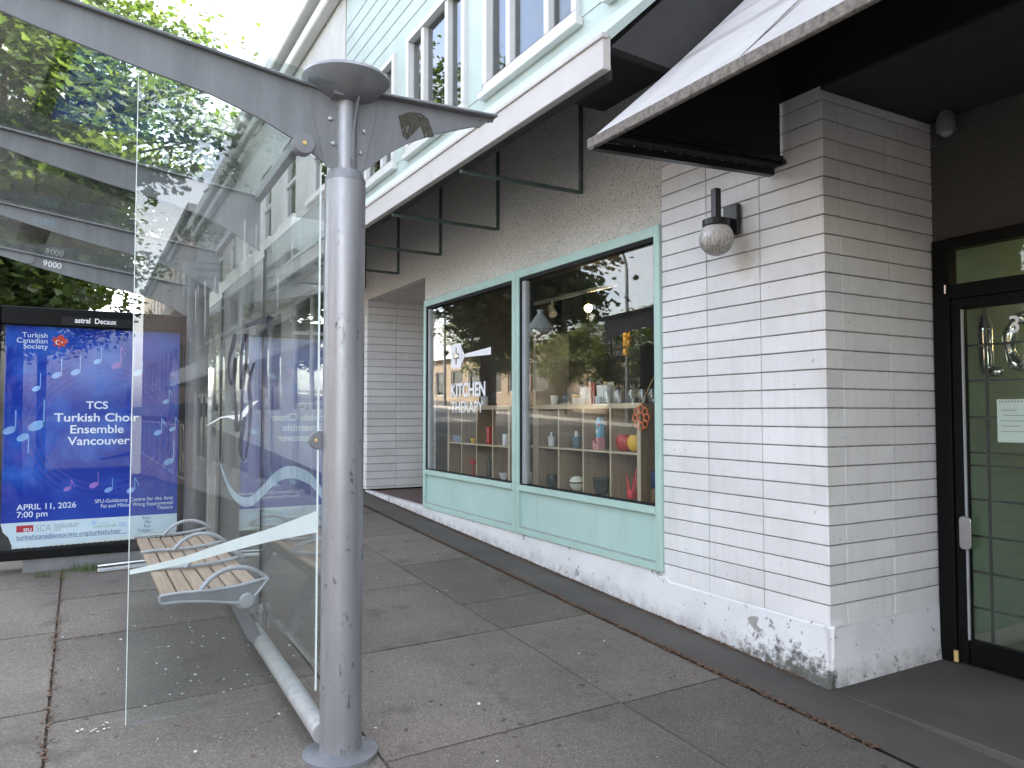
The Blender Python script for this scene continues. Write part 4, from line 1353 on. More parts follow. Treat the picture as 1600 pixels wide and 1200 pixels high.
# rear glass: three panes between post and far post, on a low rail with clamps
for i, (ya, yb) in enumerate(((3.125, 4.56), (4.585, 6.09), (6.115, 7.50))):
    m = MB().box((0.926, ya, 0.40), (0.936, yb, 2.50 - 0.04 * i))
    pg = obj('rear_pane', m, M['glass_shelter'], sh, smooth=0)
    em = MB()
    em.box((0.925, ya, 0.40), (0.937, ya + 0.003, 2.50 - 0.04 * i)).box((0.925, yb - 0.003, 0.40), (0.937, yb, 2.50 - 0.04 * i))
    obj('pane_edge', em, M['sealant'], pg, smooth=0)
wave = [(6.09, 1.16), (5.85, 1.06), (5.6, 0.99), (5.25, 0.955), (4.9, 0.98), (4.55, 1.07), (4.2, 1.18), (3.9, 1.23), (3.6, 1.235), (3.4, 1.21), (3.15, 1.13)]
Q = smooth_pts(wave, 6)
m = MB()
for i in range(len(Q) - 1):
    a, b = Q[i], Q[i + 1]
    w0 = 0.022 + 0.010 * math.sin(i / len(Q) * 3)
    m.add([(0.9255, a[0], a[1] - w0), (0.9255, b[0], b[1] - w0), (0.9255, b[0], b[1] + w0), (0.9255, a[0], a[1] + w0)], [(0, 1, 2, 3)])
obj('wave_film', m, M['film_pale'], sh, smooth=0)
stk = MB()
for k in range(46):
    y = 6.62 + rnd.gauss(0, 0.14)
    z = rnd.uniform(0.9, 2.3)
    w, l = rnd.uniform(0.004, 0.016), rnd.uniform(0.05, 0.5)
    stk.add([(0.9254, y - w, z), (0.9254, y + w, z), (0.9254, y + w * 0.5, z - l), (0.9254, y - w * 0.5, z - l)], [(0, 1, 2, 3)])
obj('dried_drips', stk, M['film_streak'], sh, smooth=0)
RX = 0.872
zr = lambda y: gz(RX, y) + 0.085
m = MB().tube([(RX, 3.05, zr(3.05)), (RX, 4.44, zr(4.44)), (RX, 4.475, zr(4.47)), (RX, 4.49, zr(4.49))], [0.042, 0.042, 0.034, 0.01], 24)
obj('rear_rail', m, M['rail'], sh)
m = MB().tube([(RX, 4.50, zr(4.50)), (RX, 7.52, zr(7.52))], 0.030, 18)
obj('rear_rail', m, M['arm'], sh)
for y in (4.47, 4.66, 6.0, 6.2, 3.2):
    c = MB()
    z0 = zr(y)
    for xo in (0.905, 0.942):
        c.lathe([(0.0, 0.0), (0.030, 0.001), (0.033, 0.004), (0.033, 0.012), (0.0, 0.014)], (xo, y, z0 + 0.10), 20, 'x')
        c.prism([(xo + 0.003, y - 0.018, z0 - 0.01), (xo + 0.003, y + 0.018, z0 - 0.01), (xo + 0.003, y + 0.014, z0 + 0.095), (xo + 0.003, y - 0.014, z0 + 0.095)], (0.008, 0, 0))
    obj('rail_clamp', c, M['cast'], sh)
tx = [(0.302, '9000', 4.547), (0, '9000', SY1)]
def stop_number(arm_, x, z, y, size, sx, material, bold):
    U, V = Vector((0.992, 0, -0.12)), Vector((0.12, 0, 0.992))
    p = Vector((x, y, z))
    q = p + U * size * 0.56 * sx + V * size * 0.70
    letters('6', size, q, material, arm_, -U, -V, bold, sx, name='stop_number')
    letters('000', size, p + U * size * 0.62 * sx, material, arm_, U, V, bold, sx, name='stop_number')
stop_number(a3, -0.318, ztop(-0.25, SY1) - 0.066, SY1 - 0.0085, 0.072, 0.95, M['vinyl_white'], 0.0010)
stop_number(ribs[1], -0.31, ztop(-0.25, 6.073) - 0.07, 6.073 - 0.0085, 0.06, 1.0, M['film_pale'], 0.0008)
obj('glass_clamp', MB().lathe([(0.0, -0.01), (0.036, -0.008), (0.036, 0.02)], (-0.405, SY1 - 0.008, ztop(-0.40, SY1) - 0.045), 24, 'y'), M['arm'], a3)
# scuffs and a bit of blue tape on the near post
tp = MB()
for k in range(3):
    a = R(-40)
    tp.add([(SX + 0.0835 * math.cos(a), SY0 + 0.0835 * math.sin(a), 0.945 + 0.004 * k), (SX + 0.0835 * math.cos(a + 0.2), SY0 + 0.0835 * math.sin(a + 0.2), 0.96), (SX + 0.0835 * math.cos(a + 0.25), SY0 + 0.0835 * math.sin(a + 0.25), 0.925)], [(0, 1, 2)])
M['blue_tape'] = mat('blue_tape', (0.03, 0.08, 0.35), 0.5)
obj('tape_scrap', tp, M['blue_tape'], p0, smooth=0)

# ------------------------------------------------------------------ bench
bn = thing('bench', 'weathered wooden slat bench with curved silver armrests in the bus shelter', 'bench', (0.56, 4.7, gz(0.56, 4.7)))
BY0, BY1 = 3.815, 5.60
def seat_z(t): return 0.700 - 0.012 * math.sin(t * math.pi) + 0.012 * t
for k in range(6):
    t0, t1 = k / 6, (k + 1) / 6
    xa, xb = 0.335 + 0.435 * t0 + 0.005, 0.335 + 0.435 * t1 - 0.005
    m = MB()
    cuts = [BY0, 4.40, 4.985, BY1]
    for ya, yb in zip(cuts, cuts[1:]):
        m.prism([(xa, ya + 0.002, seat_z(t0) - 0.028), (xb, ya + 0.002, seat_z(t1) - 0.028), (xb, ya + 0.002, seat_z(t1)), (xa, ya + 0.002, seat_z(t0))], (0, yb - ya - 0.004, 0))
    obj('seat_slat', m, M['bench_wood'], bn, bevel=0.003, smooth=0)
def side(y, plate):
    d = 0.045 if plate else 0.03
    pts_t = [(0.325, 0.700), (0.40, 0.706), (0.50, 0.704), (0.60, 0.706), (0.70, 0.716), (0.795, 0.733)]
    pts_b = [(0.795, 0.722), (0.75, 0.665), (0.715, 0.640), (0.66, 0.632), (0.60, 0.642), (0.50, 0.658), (0.40, 0.668), (0.335, 0.668)]
    if plate:
        a = obj('armrest', MB().prism([(x, y - d, z) for x, z in pts_t + pts_b], (0, d, 0)), M['dark_cast'], bn, bevel=0.004, smooth=25)
        rim = smooth_pts(pts_t + pts_b + [pts_t[0]], 4)
        obj('rim', MB().tube([(x, y - d + 0.002, z) for x, z in rim], 0.0075, 8), M['cast'], a)
        obj('boss', MB().lathe([(0.0, -0.016), (0.030, -0.014), (0.036, -0.008), (0.038, 0.03)], (0.705, y - d, 0.638), 28, 'y'), M['cast'], a)
    else:
        a = obj('armrest', MB().tube([(x, y, z + 0.004) for x, z in smooth_pts(pts_t, 4)], 0.010, 10), M['cast'], bn)
    ar = smooth_pts([(0.500, 0.706), (0.545, 0.755), (0.61, 0.788), (0.68, 0.792), (0.745, 0.772), (0.797, 0.733)], 5)
    obj('arch', MB().tube([(x, y - d / 2, z) for x, z in ar], 0.0115, 10), M['cast'], a)
side(BY0, True)
side(4.40, False); side(4.985, False); side(BY1 + 0.02, False)
obj('beam', MB().tube([(0.69, BY0 - 0.02, 0.630), (0.69, BY1 + 0.03, 0.630)], 0.034, 18), M['cast'], bn)
for y in (4.25, 5.35):
    m = MB()
    m.prism([(0.66, y - 0.03, 0.61), (0.73, y - 0.03, 0.62), (0.875, y - 0.03, zr(y) + 0.02), (0.855, y - 0.03, zr(y) - 0.03), (0.80, y - 0.03, zr(y) + 0.02)], (0, 0.06, 0))
    obj('bracket', m, M['dark_cast'], bn, bevel=0.004, smooth=0)

# ------------------------------------------------------------------ poster case
PY = 6.80
pc = thing('poster_case', 'tall black glass poster case with blue concert poster at the shelter end', 'poster case', (0.09, 6.9, gz(0.09, 6.9)))
PX = (-0.625, 0.815)
f = MB()
f.box((PX[0], 6.755, 0.425), (-0.535, 7.02, 2.345))
f.box((0.715, 6.755, 0.425), (PX[1], 7.02, 2.345))
f.box((-0.535, 6.757, 2.205), (0.715, 7.02, 2.343))
f.box((-0.535, 6.757, 0.427), (0.715, 7.02, 0.500))
obj('case_frame', f, M['black_frame'], pc, bevel=0.006, smooth=0)
obj('back_panel', MB().box((-0.535, 6.815, 0.50), (0.715, 7.01, 2.205)), M['black'], pc, smooth=0)
obj('plinth', MB().box((-0.36, 6.80, 0.25), (0.62, 6.98, 0.425)), M['arm'], pc, bevel=0.004, smooth=0)
obj('header', MB().box((-0.145, 6.752, 2.218), (0.34, 6.757, 2.282)), M['sealant'], pc, smooth=0)
letters('astral  Decaux', 0.057, (-0.055, 6.751, 2.2385), M['vinyl_white'], pc, bold=0.0009, sx=0.86, name='header_lettering')
obj('case_glass', MB().box((-0.53, 6.772, 0.505), (0.71, 6.778, 2.20)), M['glass_box'], pc, smooth=0)
def poster_mat():
    m, n, b = newmat('printed_blue_poster')
    p = pos_coords(n)
    sep = n.nodes.new('ShaderNodeSeparateXYZ')
    n.links.new(p, sep.inputs[0])
    x, z = sep.outputs['X'], sep.outputs['Z']
    f1 = ramp(n, noise_n(n, p, 3.2, 6, 0.6, 0.4), 0.45, 0.70)
    f2 = ramp(n, noise_n(n, mapv(n, p, (5, 5, 3)), 1.0, 5, 0.6, 1.2), 0.50, 0.72)
    f3 = ramp(n, noise_n(n, mapv(n, p, (14, 14, 6)), 1.0, 5, 0.6, 0.6), 0.55, 0.75)
    dx = math_n(n, 'SUBTRACT', x, 0.16)
    dz = math_n(n, 'SUBTRACT', z, 1.40)
    rr = math_n(n, 'SQRT', math_n(n, 'ADD', math_n(n, 'MULTIPLY', dx, dx), math_n(n, 'MULTIPLY', dz, dz)))
    rings = math_n(n, 'SINE', math_n(n, 'MULTIPLY', rr, 150.0))
    band = math_n(n, 'MULTIPLY', ramp(n, rr, 0.38, 0.42), ramp(n, rr, 0.62, 0.52))
    rg = math_n(n, 'MULTIPLY', math_n(n, 'MULTIPLY', ramp(n, rings, 0.0, 0.9), band), 0.28)
    side_ = ramp(n, math_n(n, 'ABSOLUTE', math_n(n, 'SUBTRACT', x, 0.1)), 0.18, 0.5)
    c = mixc(n, f1, (0.005, 0.034, 0.34), (0.028, 0.13, 0.56))
    c = mixc(n, math_n(n, 'MULTIPLY', f2, math_n(n, 'MULTIPLY', side_, 0.8)), c, (0.10, 0.09, 0.42))
    c = mixc(n, math_n(n, 'MULTIPLY', f3, math_n(n, 'MULTIPLY', side_, 0.35)), c, (0.22, 0.20, 0.48))
    c = mixc(n, rg, c, (0.13, 0.10, 0.33))
    low = ramp(n, z, 1.05, 0.85)
    c = mixc(n, math_n(n, 'MULTIPLY', low, 0.75), c, (0.008, 0.038, 0.36))
    n.links.new(c, b.inputs['Base Color'])
    b.inputs['Roughness'].default_value = 0.7
    b.inputs['Specular IOR Level'].default_value = 0.1
    return m
M['poster'] = poster_mat()
M['poster_strip'] = mat('pale_blue_poster_foot', (0.62, 0.74, 0.82), 0.7, var=0.06, scale=4)
M['note'] = mat('pale_blue_note', (0.22, 0.42, 0.78), 0.7, var=0.2, scale=8)
M['note_violet'] = mat('violet_note', (0.30, 0.16, 0.55), 0.7, var=0.2, scale=8)
M['poster_white'] = mat('poster_white_print', (0.72, 0.80, 0.88), 0.7, var=0.03)
M['poster_red'] = mat('poster_red_print', (0.55, 0.055, 0.03), 0.7, var=0.1)
M['poster_navy'] = mat('poster_navy_print', (0.03, 0.06, 0.25), 0.7)
M['poster_crimson'] = mat('poster_crimson_print', (0.42, 0.015, 0.03), 0.7)
M['poster_grey'] = mat('poster_grey_print', (0.22, 0.24, 0.28), 0.7)
M['poster_green'] = mat('poster_green_print', (0.18, 0.45, 0.33), 0.7)
po = obj('poster', MB().box((-0.505, PY, 0.705), (0.706, PY + 0.012, 2.20)), M['poster'], pc, smooth=0)
# pale foot of the poster with a torn lower edge
pts = [(0.706, 0.7049), (0.706, 0.560)]
for i in range(1, 60):
    x = 0.706 - 1.16 * i / 60
    base = 0.562 if x > 0.45 else 0.555 - 0.05 * (0.45 - x) / 0.9
    pts.append((x, base + 0.016 * noise.noise((x * 9, 2.2, 0)) + 0.006 * noise.noise((x * 40, 1, 0))))
pts += [(-0.43, 0.53), (-0.455, 0.60), (-0.49, 0.64), (-0.505, 0.70), (-0.505, 0.7049)]
obj('poster_foot', MB().prism([(x, PY, z) for x, z in pts], (0, 0.012, 0)), M['poster_strip'], po, smooth=0)
tr = MB()
N = 60
P = [(-0.40 + 1.1 * i / N, 0.512 + 0.012 * i / N - (0.004 if i % 2 else 0)) for i in range(N + 1)]
tr.prism([(x, PY + 0.004, z) for x, z in P] + [(0.70, PY + 0.004, 0.59), (-0.40, PY + 0.004, 0.56)], (0, 0.006, 0))
obj('backing_sheet', tr, M['frost'], po, smooth=0)
YT = PY - 0.001
W_ = M['poster_white']
def pt(s, size, x, z, material=W_, **k): letters(s, size, (x, YT, z), material, po, depth=0.0008, **k)
pt('TCS', 0.083, 0.111, 1.568, bold=0.0012, align='CENTER', sx=1.04)
pt('Turkish Choir', 0.092, 0.114, 1.468, bold=0.0012, align='CENTER', sx=1.11)
pt('Ensemble', 0.092, 0.114, 1.375, bold=0.0012, align='CENTER', sx=1.07)
pt('Vancouver', 0.092, 0.130, 1.284, bold=0.0012, align='CENTER', sx=1.07)
pt('Turkish', 0.055, -0.231, 2.113, align='RIGHT')
pt('Canadian', 0.055, -0.231, 2.070, align='RIGHT')
pt('Society', 0.055, -0.231, 2.027, align='RIGHT')
pt('APRIL 11, 2026', 0.062, -0.407, 0.799, bold=0.0005, sx=1.0)
pt('7:00 pm', 0.062, -0.407, 0.743, bold=0.0005, sx=1.0)
pt('SFU-Goldcorp Centre for the Arts', 0.042, 0.673, 0.823, align='RIGHT', sx=0.95)
pt('Fei and Milton Wong Experimental', 0.042, 0.673, 0.783, align='RIGHT', sx=0.88)
pt('Theatre', 0.042, 0.673, 0.747, align='RIGHT', sx=0.9)
obj('red_block', MB().box((-0.405, YT, 0.632), (-0.297, PY + 0.0, 0.682)), M['poster_crimson'], po, smooth=0)
letters('SFU', 0.032, (-0.36, YT - 0.0006, 0.637), W_, po, depth=0.0006, bold=0.0008)
pt('SCA', 0.070, -0.283, 0.630, M['poster_grey'], bold=-0.0012, sx=0.78)
pt('SCHOOL FOR THE\nCONTEMPORARY\nARTS', 0.019, -0.163, 0.664, M['poster_grey'], sx=1.05, space=0.95)
pt('CITY OF', 0.018, 0.135, 0.655, M['poster_green'], sx=1.1)
pt('VANCOUVER', 0.030, 0.098, 0.628, M['poster_green'], sx=0.92)
m = MB()
for k in range(4):
    cx, cz, r = 0.098 + 0.016 * (k % 2), 0.662 + 0.014 * (k // 2), 0.010
    for i in range(10):
        a, b = R(36 * i), R(36 * (i + 1))
        m.prism([(cx + r * math.cos(a), YT, cz + r * math.sin(a)), (cx + r * math.cos(b), YT, cz + r * math.sin(b)), (cx + r * .7 * math.cos(b), YT, cz + r * .7 * math.sin(b)), (cx + r * .7 * math.cos(a), YT, cz + r * .7 * math.sin(a))], (0, 0.0008, 0))
obj('petal_logo', m, M['note'], po, smooth=0)
pt('arts &\nculture', 0.020, 0.282, 0.648, M['note'], bold=0.0004)
pt('turkishcanadiansociety.org/turkishchoir', 0.049, -0.405, 0.578, M['poster_navy'], sx=0.90)
obj('underline', MB().box((-0.405, YT, 0.5695), (0.338, PY, 0.5725)), M['poster_navy'], po, smooth=0)
pt('Scan\nMe\nFor\nTickets', 0.034, 0.510, 0.672, M['poster_navy'], align='RIGHT', space=0.98)
# red maple leaf with a crescent
lc = (-0.152, 2.083)
leaf = [(0, -0.066), (0.006, -0.03), (0.045, -0.036), (0.036, -0.012), (0.066, 0.012), (0.048, 0.020), (0.054, 0.042), (0.028, 0.034), (0.022, 0.05), (0, 0.068), (-0.022, 0.05), (-0.028, 0.034), (-0.054, 0.042), (-0.048, 0.020), (-0.066, 0.012), (-0.036, -0.012), (-0.045, -0.036), (-0.006, -0.03)]
m = MB()
c0 = (lc[0], YT, lc[1])
L_ = [(lc[0] + 0.9 * x + 0.1 * z, YT, lc[1] + 0.9 * z - 0.1 * x) for x, z in leaf]
for i in range(len(L_)): m.add([c0, L_[i], L_[(i + 1) % len(L_)]], [(0, 1, 2)])
obj('maple_leaf_print', m, M['poster_red'], po, smooth=0)
m = MB()
for i in range(12):
    a, b = R(35 + 290 * i / 12), R(35 + 290 * (i + 1) / 12)
    w = lambda t: 0.006 * math.sin(math.pi * (t - R(35)) / R(290)) + 0.0005
    m.add([(lc[0] - 0.012 + 0.018 * math.cos(a), YT - 0.0008, lc[1] + 0.018 * math.sin(a)), (lc[0] - 0.012 + 0.018 * math.cos(b), YT - 0.0008, lc[1] + 0.018 * math.sin(b)),
           (lc[0] - 0.012 + (0.018 - w(b)) * math.cos(b), YT - 0.0008, lc[1] + (0.018 - w(b)) * math.sin(b)), (lc[0] - 0.012 + (0.018 - w(a)) * math.cos(a), YT - 0.0008, lc[1] + (0.018 - w(a)) * math.sin(a))], [(0, 1, 2, 3)])
st5 = [(lc[0] + 0.014 + (0.008 if k % 2 == 0 else 0.0034) * math.cos(R(36 * k)), YT - 0.0008, lc[1] + (0.008 if k % 2 == 0 else 0.0034) * math.sin(R(36 * k))) for k in range(10)]
for i in range(10): m.add([(lc[0] + 0.014, YT - 0.0008, lc[1]), st5[i], st5[(i + 1) % 10]], [(0, 1, 2)])
obj('crescent_print', m, W_, po, smooth=0)
# music notes
def music_note(x, z, s, h, flag, material):
    m = MB()
    P = [(x + 0.032 * s * math.cos(R(20 * i)) * 1.0, YT, z + 0.022 * s * math.sin(R(20 * i)) + 0.010 * s * math.cos(R(20 * i))) for i in range(18)]
    m.prism(P, (0, 0.0008, 0))
    m.prism([(x + 0.026 * s, YT, z), (x + 0.032 * s, YT, z), (x + 0.032 * s, YT, z + h), (x + 0.026 * s, YT, z + h)], (0, 0.0008, 0))
    if flag:
        F = smooth_pts([(x + 0.032 * s, z + h), (x + 0.05 * s, z + h - 0.03 * s), (x + 0.062 * s, z + h - 0.06 * s)], 4)
        for i in range(len(F) - 1):
            m.prism([(F[i][0], YT, F[i][1]), (F[i + 1][0], YT, F[i + 1][1]), (F[i + 1][0], YT, F[i + 1][1] - 0.012 * s), (F[i][0], YT, F[i][1] - 0.018 * s)], (0, 0.0008, 0))
    obj('note_print', m, material, po, smooth=0)
for x, z, s, h, fl, v in ((-0.167, 1.826, 1.05, .13, 0, 0), (-0.042, 1.853, 1.05, .13, 0, 0), (0.106, 1.943, 0.9, .11, 0, 0), (-0.465, 1.403, 1.3, .15, 0, 0), (-0.294, 1.436, 1.7, .20, 0, 0),
                         (-0.378, 1.348, 1.25, -.12, 0, 0), (0.551, 1.372, 0.95, .12, 1, 0), (0.66, 1.400, 0.8, .10, 1, 0), (0.638, 1.133, 1.2, .17, 0, 0), (0.10, 0.965, 1.0, .10, 0, 1),
                         (0.203, 0.923, 0.9, .09, 0, 0), (0.361, 0.911, 0.95, .10, 1, 0), (0.608, 1.628, 0.8, .10, 1, 0), (0.238, 1.912, 1.1, .16, 1, 1), (0.396, 1.86, 1.1, .10, 0, 0),
                         (-0.08, 0.945, 0.8, .07, 1, 1), (-0.30, 1.72, 0.9, .12, 0, 0)):
    music_note(x, z, s, h, fl, M['note_violet'] if v else M['note'])
# loose aluminium trim lying before the case
tr = MB()
a_, b_ = Vector((0.135, 6.55, 0)), Vector((0.80, 6.68, 0))
d_ = (b_ - a_).normalized()
n_ = Vector((-d_.y, d_.x, 0))
zz = gz(0.4, 6.6)
sec = [(0, 0.002), (0.06, 0.002), (0.06, 0.035), (0.052, 0.052), (0.012, 0.056), (0.0, 0.046), (0.012, 0.030), (0.006, 0.018)]
tr.prism([(a_.x + n_.x * q, a_.y + n_.y * q, zz + 0.0 + w) for q, w in sec], d_ * 0.62)
single('loose_trim', tr, M['steel'], 'loose aluminium trim strip lying on the pavement by the poster case', 'metal strip', (0.4, 6.6, zz), bevel=0.002, smooth=0)

# ------------------------------------------------------------------ shop display: cube shelves and goods
def cube_shelf(label, y0, y1, z0, z1, xa, xb, ncol, zs, lbl_cat='shelf'):
    t = thing('cube_shelf', label, lbl_cat, (xa, (y0 + y1) / 2, z0))
    T, T2 = 0.038, 0.015
    o_ = MB()
    o_.box((xa, y0, z0), (xb, y0 + T, z1)); o_.box((xa, y1 - T, z0), (xb, y1, z1))
    o_.box((xa, y0 + T, z1 - T), (xb, y1 - T, z1)); o_.box((xa, y0 + T, z0), (xb, y1 - T, z0 + T * 0.6))
    obj('case', o_, M['shelf_wood'], t, bevel=0.0015, smooth=0)
    d = MB()
    for k in range(1, ncol):
        y = y0 + (y1 - y0) * k / ncol
        d.box((xa + 0.004, y - T2 / 2, z0 + T * 0.6), (xb, y + T2 / 2, z1 - T))
    if d.v: obj('divider', d, M['shelf_wood'], t, smooth=0)
    s = MB()
    for z in zs:
        for k in range(ncol):
            ya = y0 + (y1 - y0) * k / ncol + (T if k == 0 else T2 / 2)
            yb = y0 + (y1 - y0) * (k + 1) / ncol - (T if k == ncol - 1 else T2 / 2)
            s.box((xa + 0.003, ya, z - T2), (xb, yb, z))
    obj('board', s, M['shelf_wood'], t, smooth=0)
    e = MB()      # pale edge banding facing the window
    e.box((xa - 0.002, y0, z0), (xa, y0 + T, z1)); e.box((xa - 0.002, y1 - T, z0), (xa, y1, z1))
    e.box((xa - 0.002, y0 + T, z1 - T), (xa, y1 - T, z1)); e.box((xa - 0.002, y0 + T, z0), (xa, y1 - T, z0 + T * 0.6))
    for k in range(1, ncol):
        y = y0 + (y1 - y0) * k / ncol
        e.box((xa - 0.001, y - T2 / 2, z0 + T * 0.6), (xa + 0.0035, y + T2 / 2, z1 - T))
    for z in zs:
        for k in range(ncol):
            ya = y0 + (y1 - y0) * k / ncol + (T if k == 0 else T2 / 2)
            yb = y0 + (y1 - y0) * (k + 1) / ncol - (T if k == ncol - 1 else T2 / 2)
            e.box((xa - 0.001, ya, z - T2), (xa + 0.0025, yb, z))
    obj('edge_band', e, M['shelf_front'], t, smooth=0)
    return t
SXA, SXB = 3.46, 3.81
cube_shelf('low pale oak cube shelf behind the right shop window pane', 4.185, 5.600, 0.872, 1.606, SXA, SXB, 4, [1.247])
cube_shelf('tall pale oak cube shelf at the mullion with white tagine on top', 5.606, 6.010, 0.872, 2.252, SXA, SXB, 1, [1.245, 1.588, 1.88])
cube_shelf('low pale oak cube shelf behind the left lettered pane', 6.060, 7.425, 0.872, 1.606, SXA, SXB, 4, [1.225])
ZT = 1.606
SH_HI = 1.247
SH_LO = 0.897
def lathe_thing(name, label, cat, prof, pos, material, group=None, seg=28, extra=None, **k):
    o = single(name, MB().lathe(prof, pos, seg, **k), material, label, cat, pos, group, smooth=50)
    return o
def handle(o, pos, dirv, r, z0, z1, t, material, name='handle'):
    d = Vector(dirv).normalized()
    P = smooth_pts([tuple(Vector(pos) + d * (r - 0.003) + Vector((0, 0, z1))), tuple(Vector(pos) + d * (r + 0.028) + Vector((0, 0, z1 - 0.004))),
                    tuple(Vector(pos) + d * (r + 0.030) + Vector((0, 0, (z0 + z1) / 2))), tuple(Vector(pos) + d * (r - 0.003) + Vector((0, 0, z0)))], 5)
    return obj(name, MB().tube(P, t, 8), material, o)
def cup(rt, rb, h, w=0.004):
    return [(rb * 0.9, 0), (rb, 0.004), (rt, h), (rt - w, h), (rb - w, 0.010), (0.0, 0.010)]
# on top of the right shelf
for y, lab in ((5.447, 'cream jug mug left of the dark teapot on the low shelf'), (5.118, 'cream mug with yellow mark right of the dark teapot')):
    p = (3.55, y, ZT)
    o = lathe_thing('mug', lab, 'mug', cup(0.052, 0.046, 0.088), p, M['cream_ware'])
    handle(o, p, (0, -1, 0), 0.048, 0.018, 0.074, 0.006, M['cream_ware'])
    obj('yellow_mark', MB().lathe([(0.0525, 0.060), (0.0532, 0.078)], p, 28), M['yellow_ware'], o) if y < 5.3 else None
p = (3.57, 5.285, ZT)
tp_ = lathe_thing('teapot', 'dark slate teapot on a pale saucer between two cream mugs', 'teapot', [(0.04, 0.012), (0.062, 0.03), (0.070, 0.055), (0.058, 0.085), (0.03, 0.10), (0.012, 0.104), (0.012, 0.118), (0.0, 0.122)], p, M['slate_ware'])
obj('spout', MB().tube([(p[0], p[1] + 0.055, p[2] + 0.045), (p[0], p[1] + 0.085, p[2] + 0.07), (p[0], p[1] + 0.100, p[2] + 0.098)], [0.016, 0.011, 0.008], 10), M['slate_ware'], tp_)
handle(tp_, p, (0, -1, 0), 0.06, 0.03, 0.085, 0.006, M['slate_ware'])
obj('saucer', MB().lathe([(0.05, 0.0), (0.085, 0.010), (0.085, 0.013), (0.0, 0.012)], p, 28), M['cream_ware'], tp_)
p = (3.62, 5.10, ZT)
o = lathe_thing('pitcher', 'tall white pitcher behind the glass carafe on the low shelf', 'pitcher', [(0.050, 0.0), (0.062, 0.04), (0.058, 0.09), (0.044, 0.13), (0.052, 0.155), (0.046, 0.155), (0.038, 0.13), (0.0, 0.02)], p, M['white_ware'])
handle(o, p, (0, -1, 0), 0.052, 0.03, 0.14, 0.007, M['white_ware'])
p = (3.52, 4.88, ZT)
o = lathe_thing('carafe', 'clear glass carafe with stopper among white ware on the low shelf', 'carafe', [(0.044, 0.0), (0.048, 0.006), (0.044, 0.05), (0.026, 0.125), (0.017, 0.165), (0.018, 0.200), (0.015, 0.200), (0.014, 0.165), (0.022, 0.125), (0.040, 0.05), (0.043, 0.010), (0.0, 0.008)], p, M['glass_ware'])
obj('stopper', MB().lathe([(0.011, 0.185), (0.013, 0.205), (0.020, 0.212), (0.017, 0.228), (0.0, 0.232)], p, 18), M['glass_ware'], o)
p = (3.67, 4.88, ZT)
o = lathe_thing('canister', 'large white canister with gold knobbed lid behind the wine glasses', 'canister', [(0.085, 0.0), (0.095, 0.01), (0.098, 0.15), (0.100, 0.152), (0.100, 0.163), (0.03, 0.172), (0.0, 0.172)], p, M['white_ware'])
obj('knob', MB().lathe([(0.012, 0.172), (0.022, 0.182), (0.018, 0.196), (0.0, 0.200)], p, 18), M['gold'], o)
p = (3.52, 4.77, ZT)
lathe_thing('cup', 'small white handleless cup before the white canister', 'cup', cup(0.042, 0.036, 0.062), p, M['white_ware'])
p = (3.50, 4.955, ZT)
lathe_thing('bowl', 'low white bowl between cream mug and glass carafe', 'bowl', [(0.03, 0), (0.034, 0.004), (0.058, 0.05), (0.055, 0.05), (0.03, 0.008), (0.0, 0.008)], p, M['white_ware'])
gl = None
gprof = [(0.026, 0.0), (0.030, 0.004), (0.045, 0.035), (0.043, 0.065), (0.032, 0.112), (0.0305, 0.112), (0.0415, 0.065), (0.0435, 0.036), (0.028, 0.007), (0.0, 0.006)]
for i, (x, y) in enumerate(((3.55, 4.70), (3.58, 4.615), (3.54, 4.545), (3.60, 4.464), (3.60, 4.337), (3.60, 4.225))):
    if gl is None:
        gl = lathe_thing('wine_glass', 'clear stemless wine glass in the row on the low shelf end', 'wine glass', gprof, (x, y, ZT), M['glass_ware'], 'wine glasses in a row on the low shelf')
    else: copy_tree(gl, (x, y, ZT))
# in the cubes of the right shelf
p = (3.53, 5.462, SH_HI)
o = lathe_thing('pot', 'small white lidded pot in the upper left cube of the right shelf', 'pot', cup(0.045, 0.04, 0.075), p, M['white_ware'])
obj('lid', MB().lathe([(0.055, 0.080), (0.05, 0.088), (0.018, 0.098), (0.012, 0.11), (0.015, 0.13), (0.0, 0.135)], p, 24), M['cream_ware'], o)
p = (3.53, 5.085, SH_HI)
o = lathe_thing('bowl', 'teal bowl in the second upper cube of the right shelf', 'bowl', [(0.03, 0), (0.035, 0.008), (0.06, 0.10), (0.056, 0.10), (0.03, 0.012), (0.0, 0.012)], p, M['teal_ware'])
lathe_thing('shaker', 'small cream shaker standing in the teal bowl', 'shaker', [(0.02, 0.0), (0.022, 0.03), (0.014, 0.05), (0.0, 0.055)], (3.53, 5.085, SH_HI + 0.092), M['cream_ware'])
p = (3.56, 4.81, SH_HI)
o = single('gift_box', MB().box((3.50, 4.755, SH_HI), (3.60, 4.865, SH_HI + 0.105)), M['pink_card'], 'pink patterned gift box in the third upper cube', 'box', p, bevel=0.003, smooth=0)
m = MB()
for k in range(9):
    y, z = 4.77 + rnd.random() * 0.08, SH_HI + 0.01 + rnd.random() * 0.085
    m.lathe([(0.0, -0.0008), (0.011, -0.0008)], (3.499, y, z), 10, 'x')
obj('heart_print', m, M['red_ware'], o, smooth=0)
p = (3.57, 4.81, SH_HI + 0.097)
zc_ = SH_HI + 0.097
m = MB().prism([(3.53, 4.765, zc_), (3.53, 4.845, zc_), (3.53, 4.845, zc_ + 0.13), (3.53, 4.825, zc_ + 0.17), (3.53, 4.785, zc_ + 0.17), (3.53, 4.765, zc_ + 0.13)], (0.06, 0, 0))
o = single('carton', m, M['blue_card'], 'sky blue gable topped carton standing on the pink gift box', 'carton', p, bevel=0.002, smooth=0)
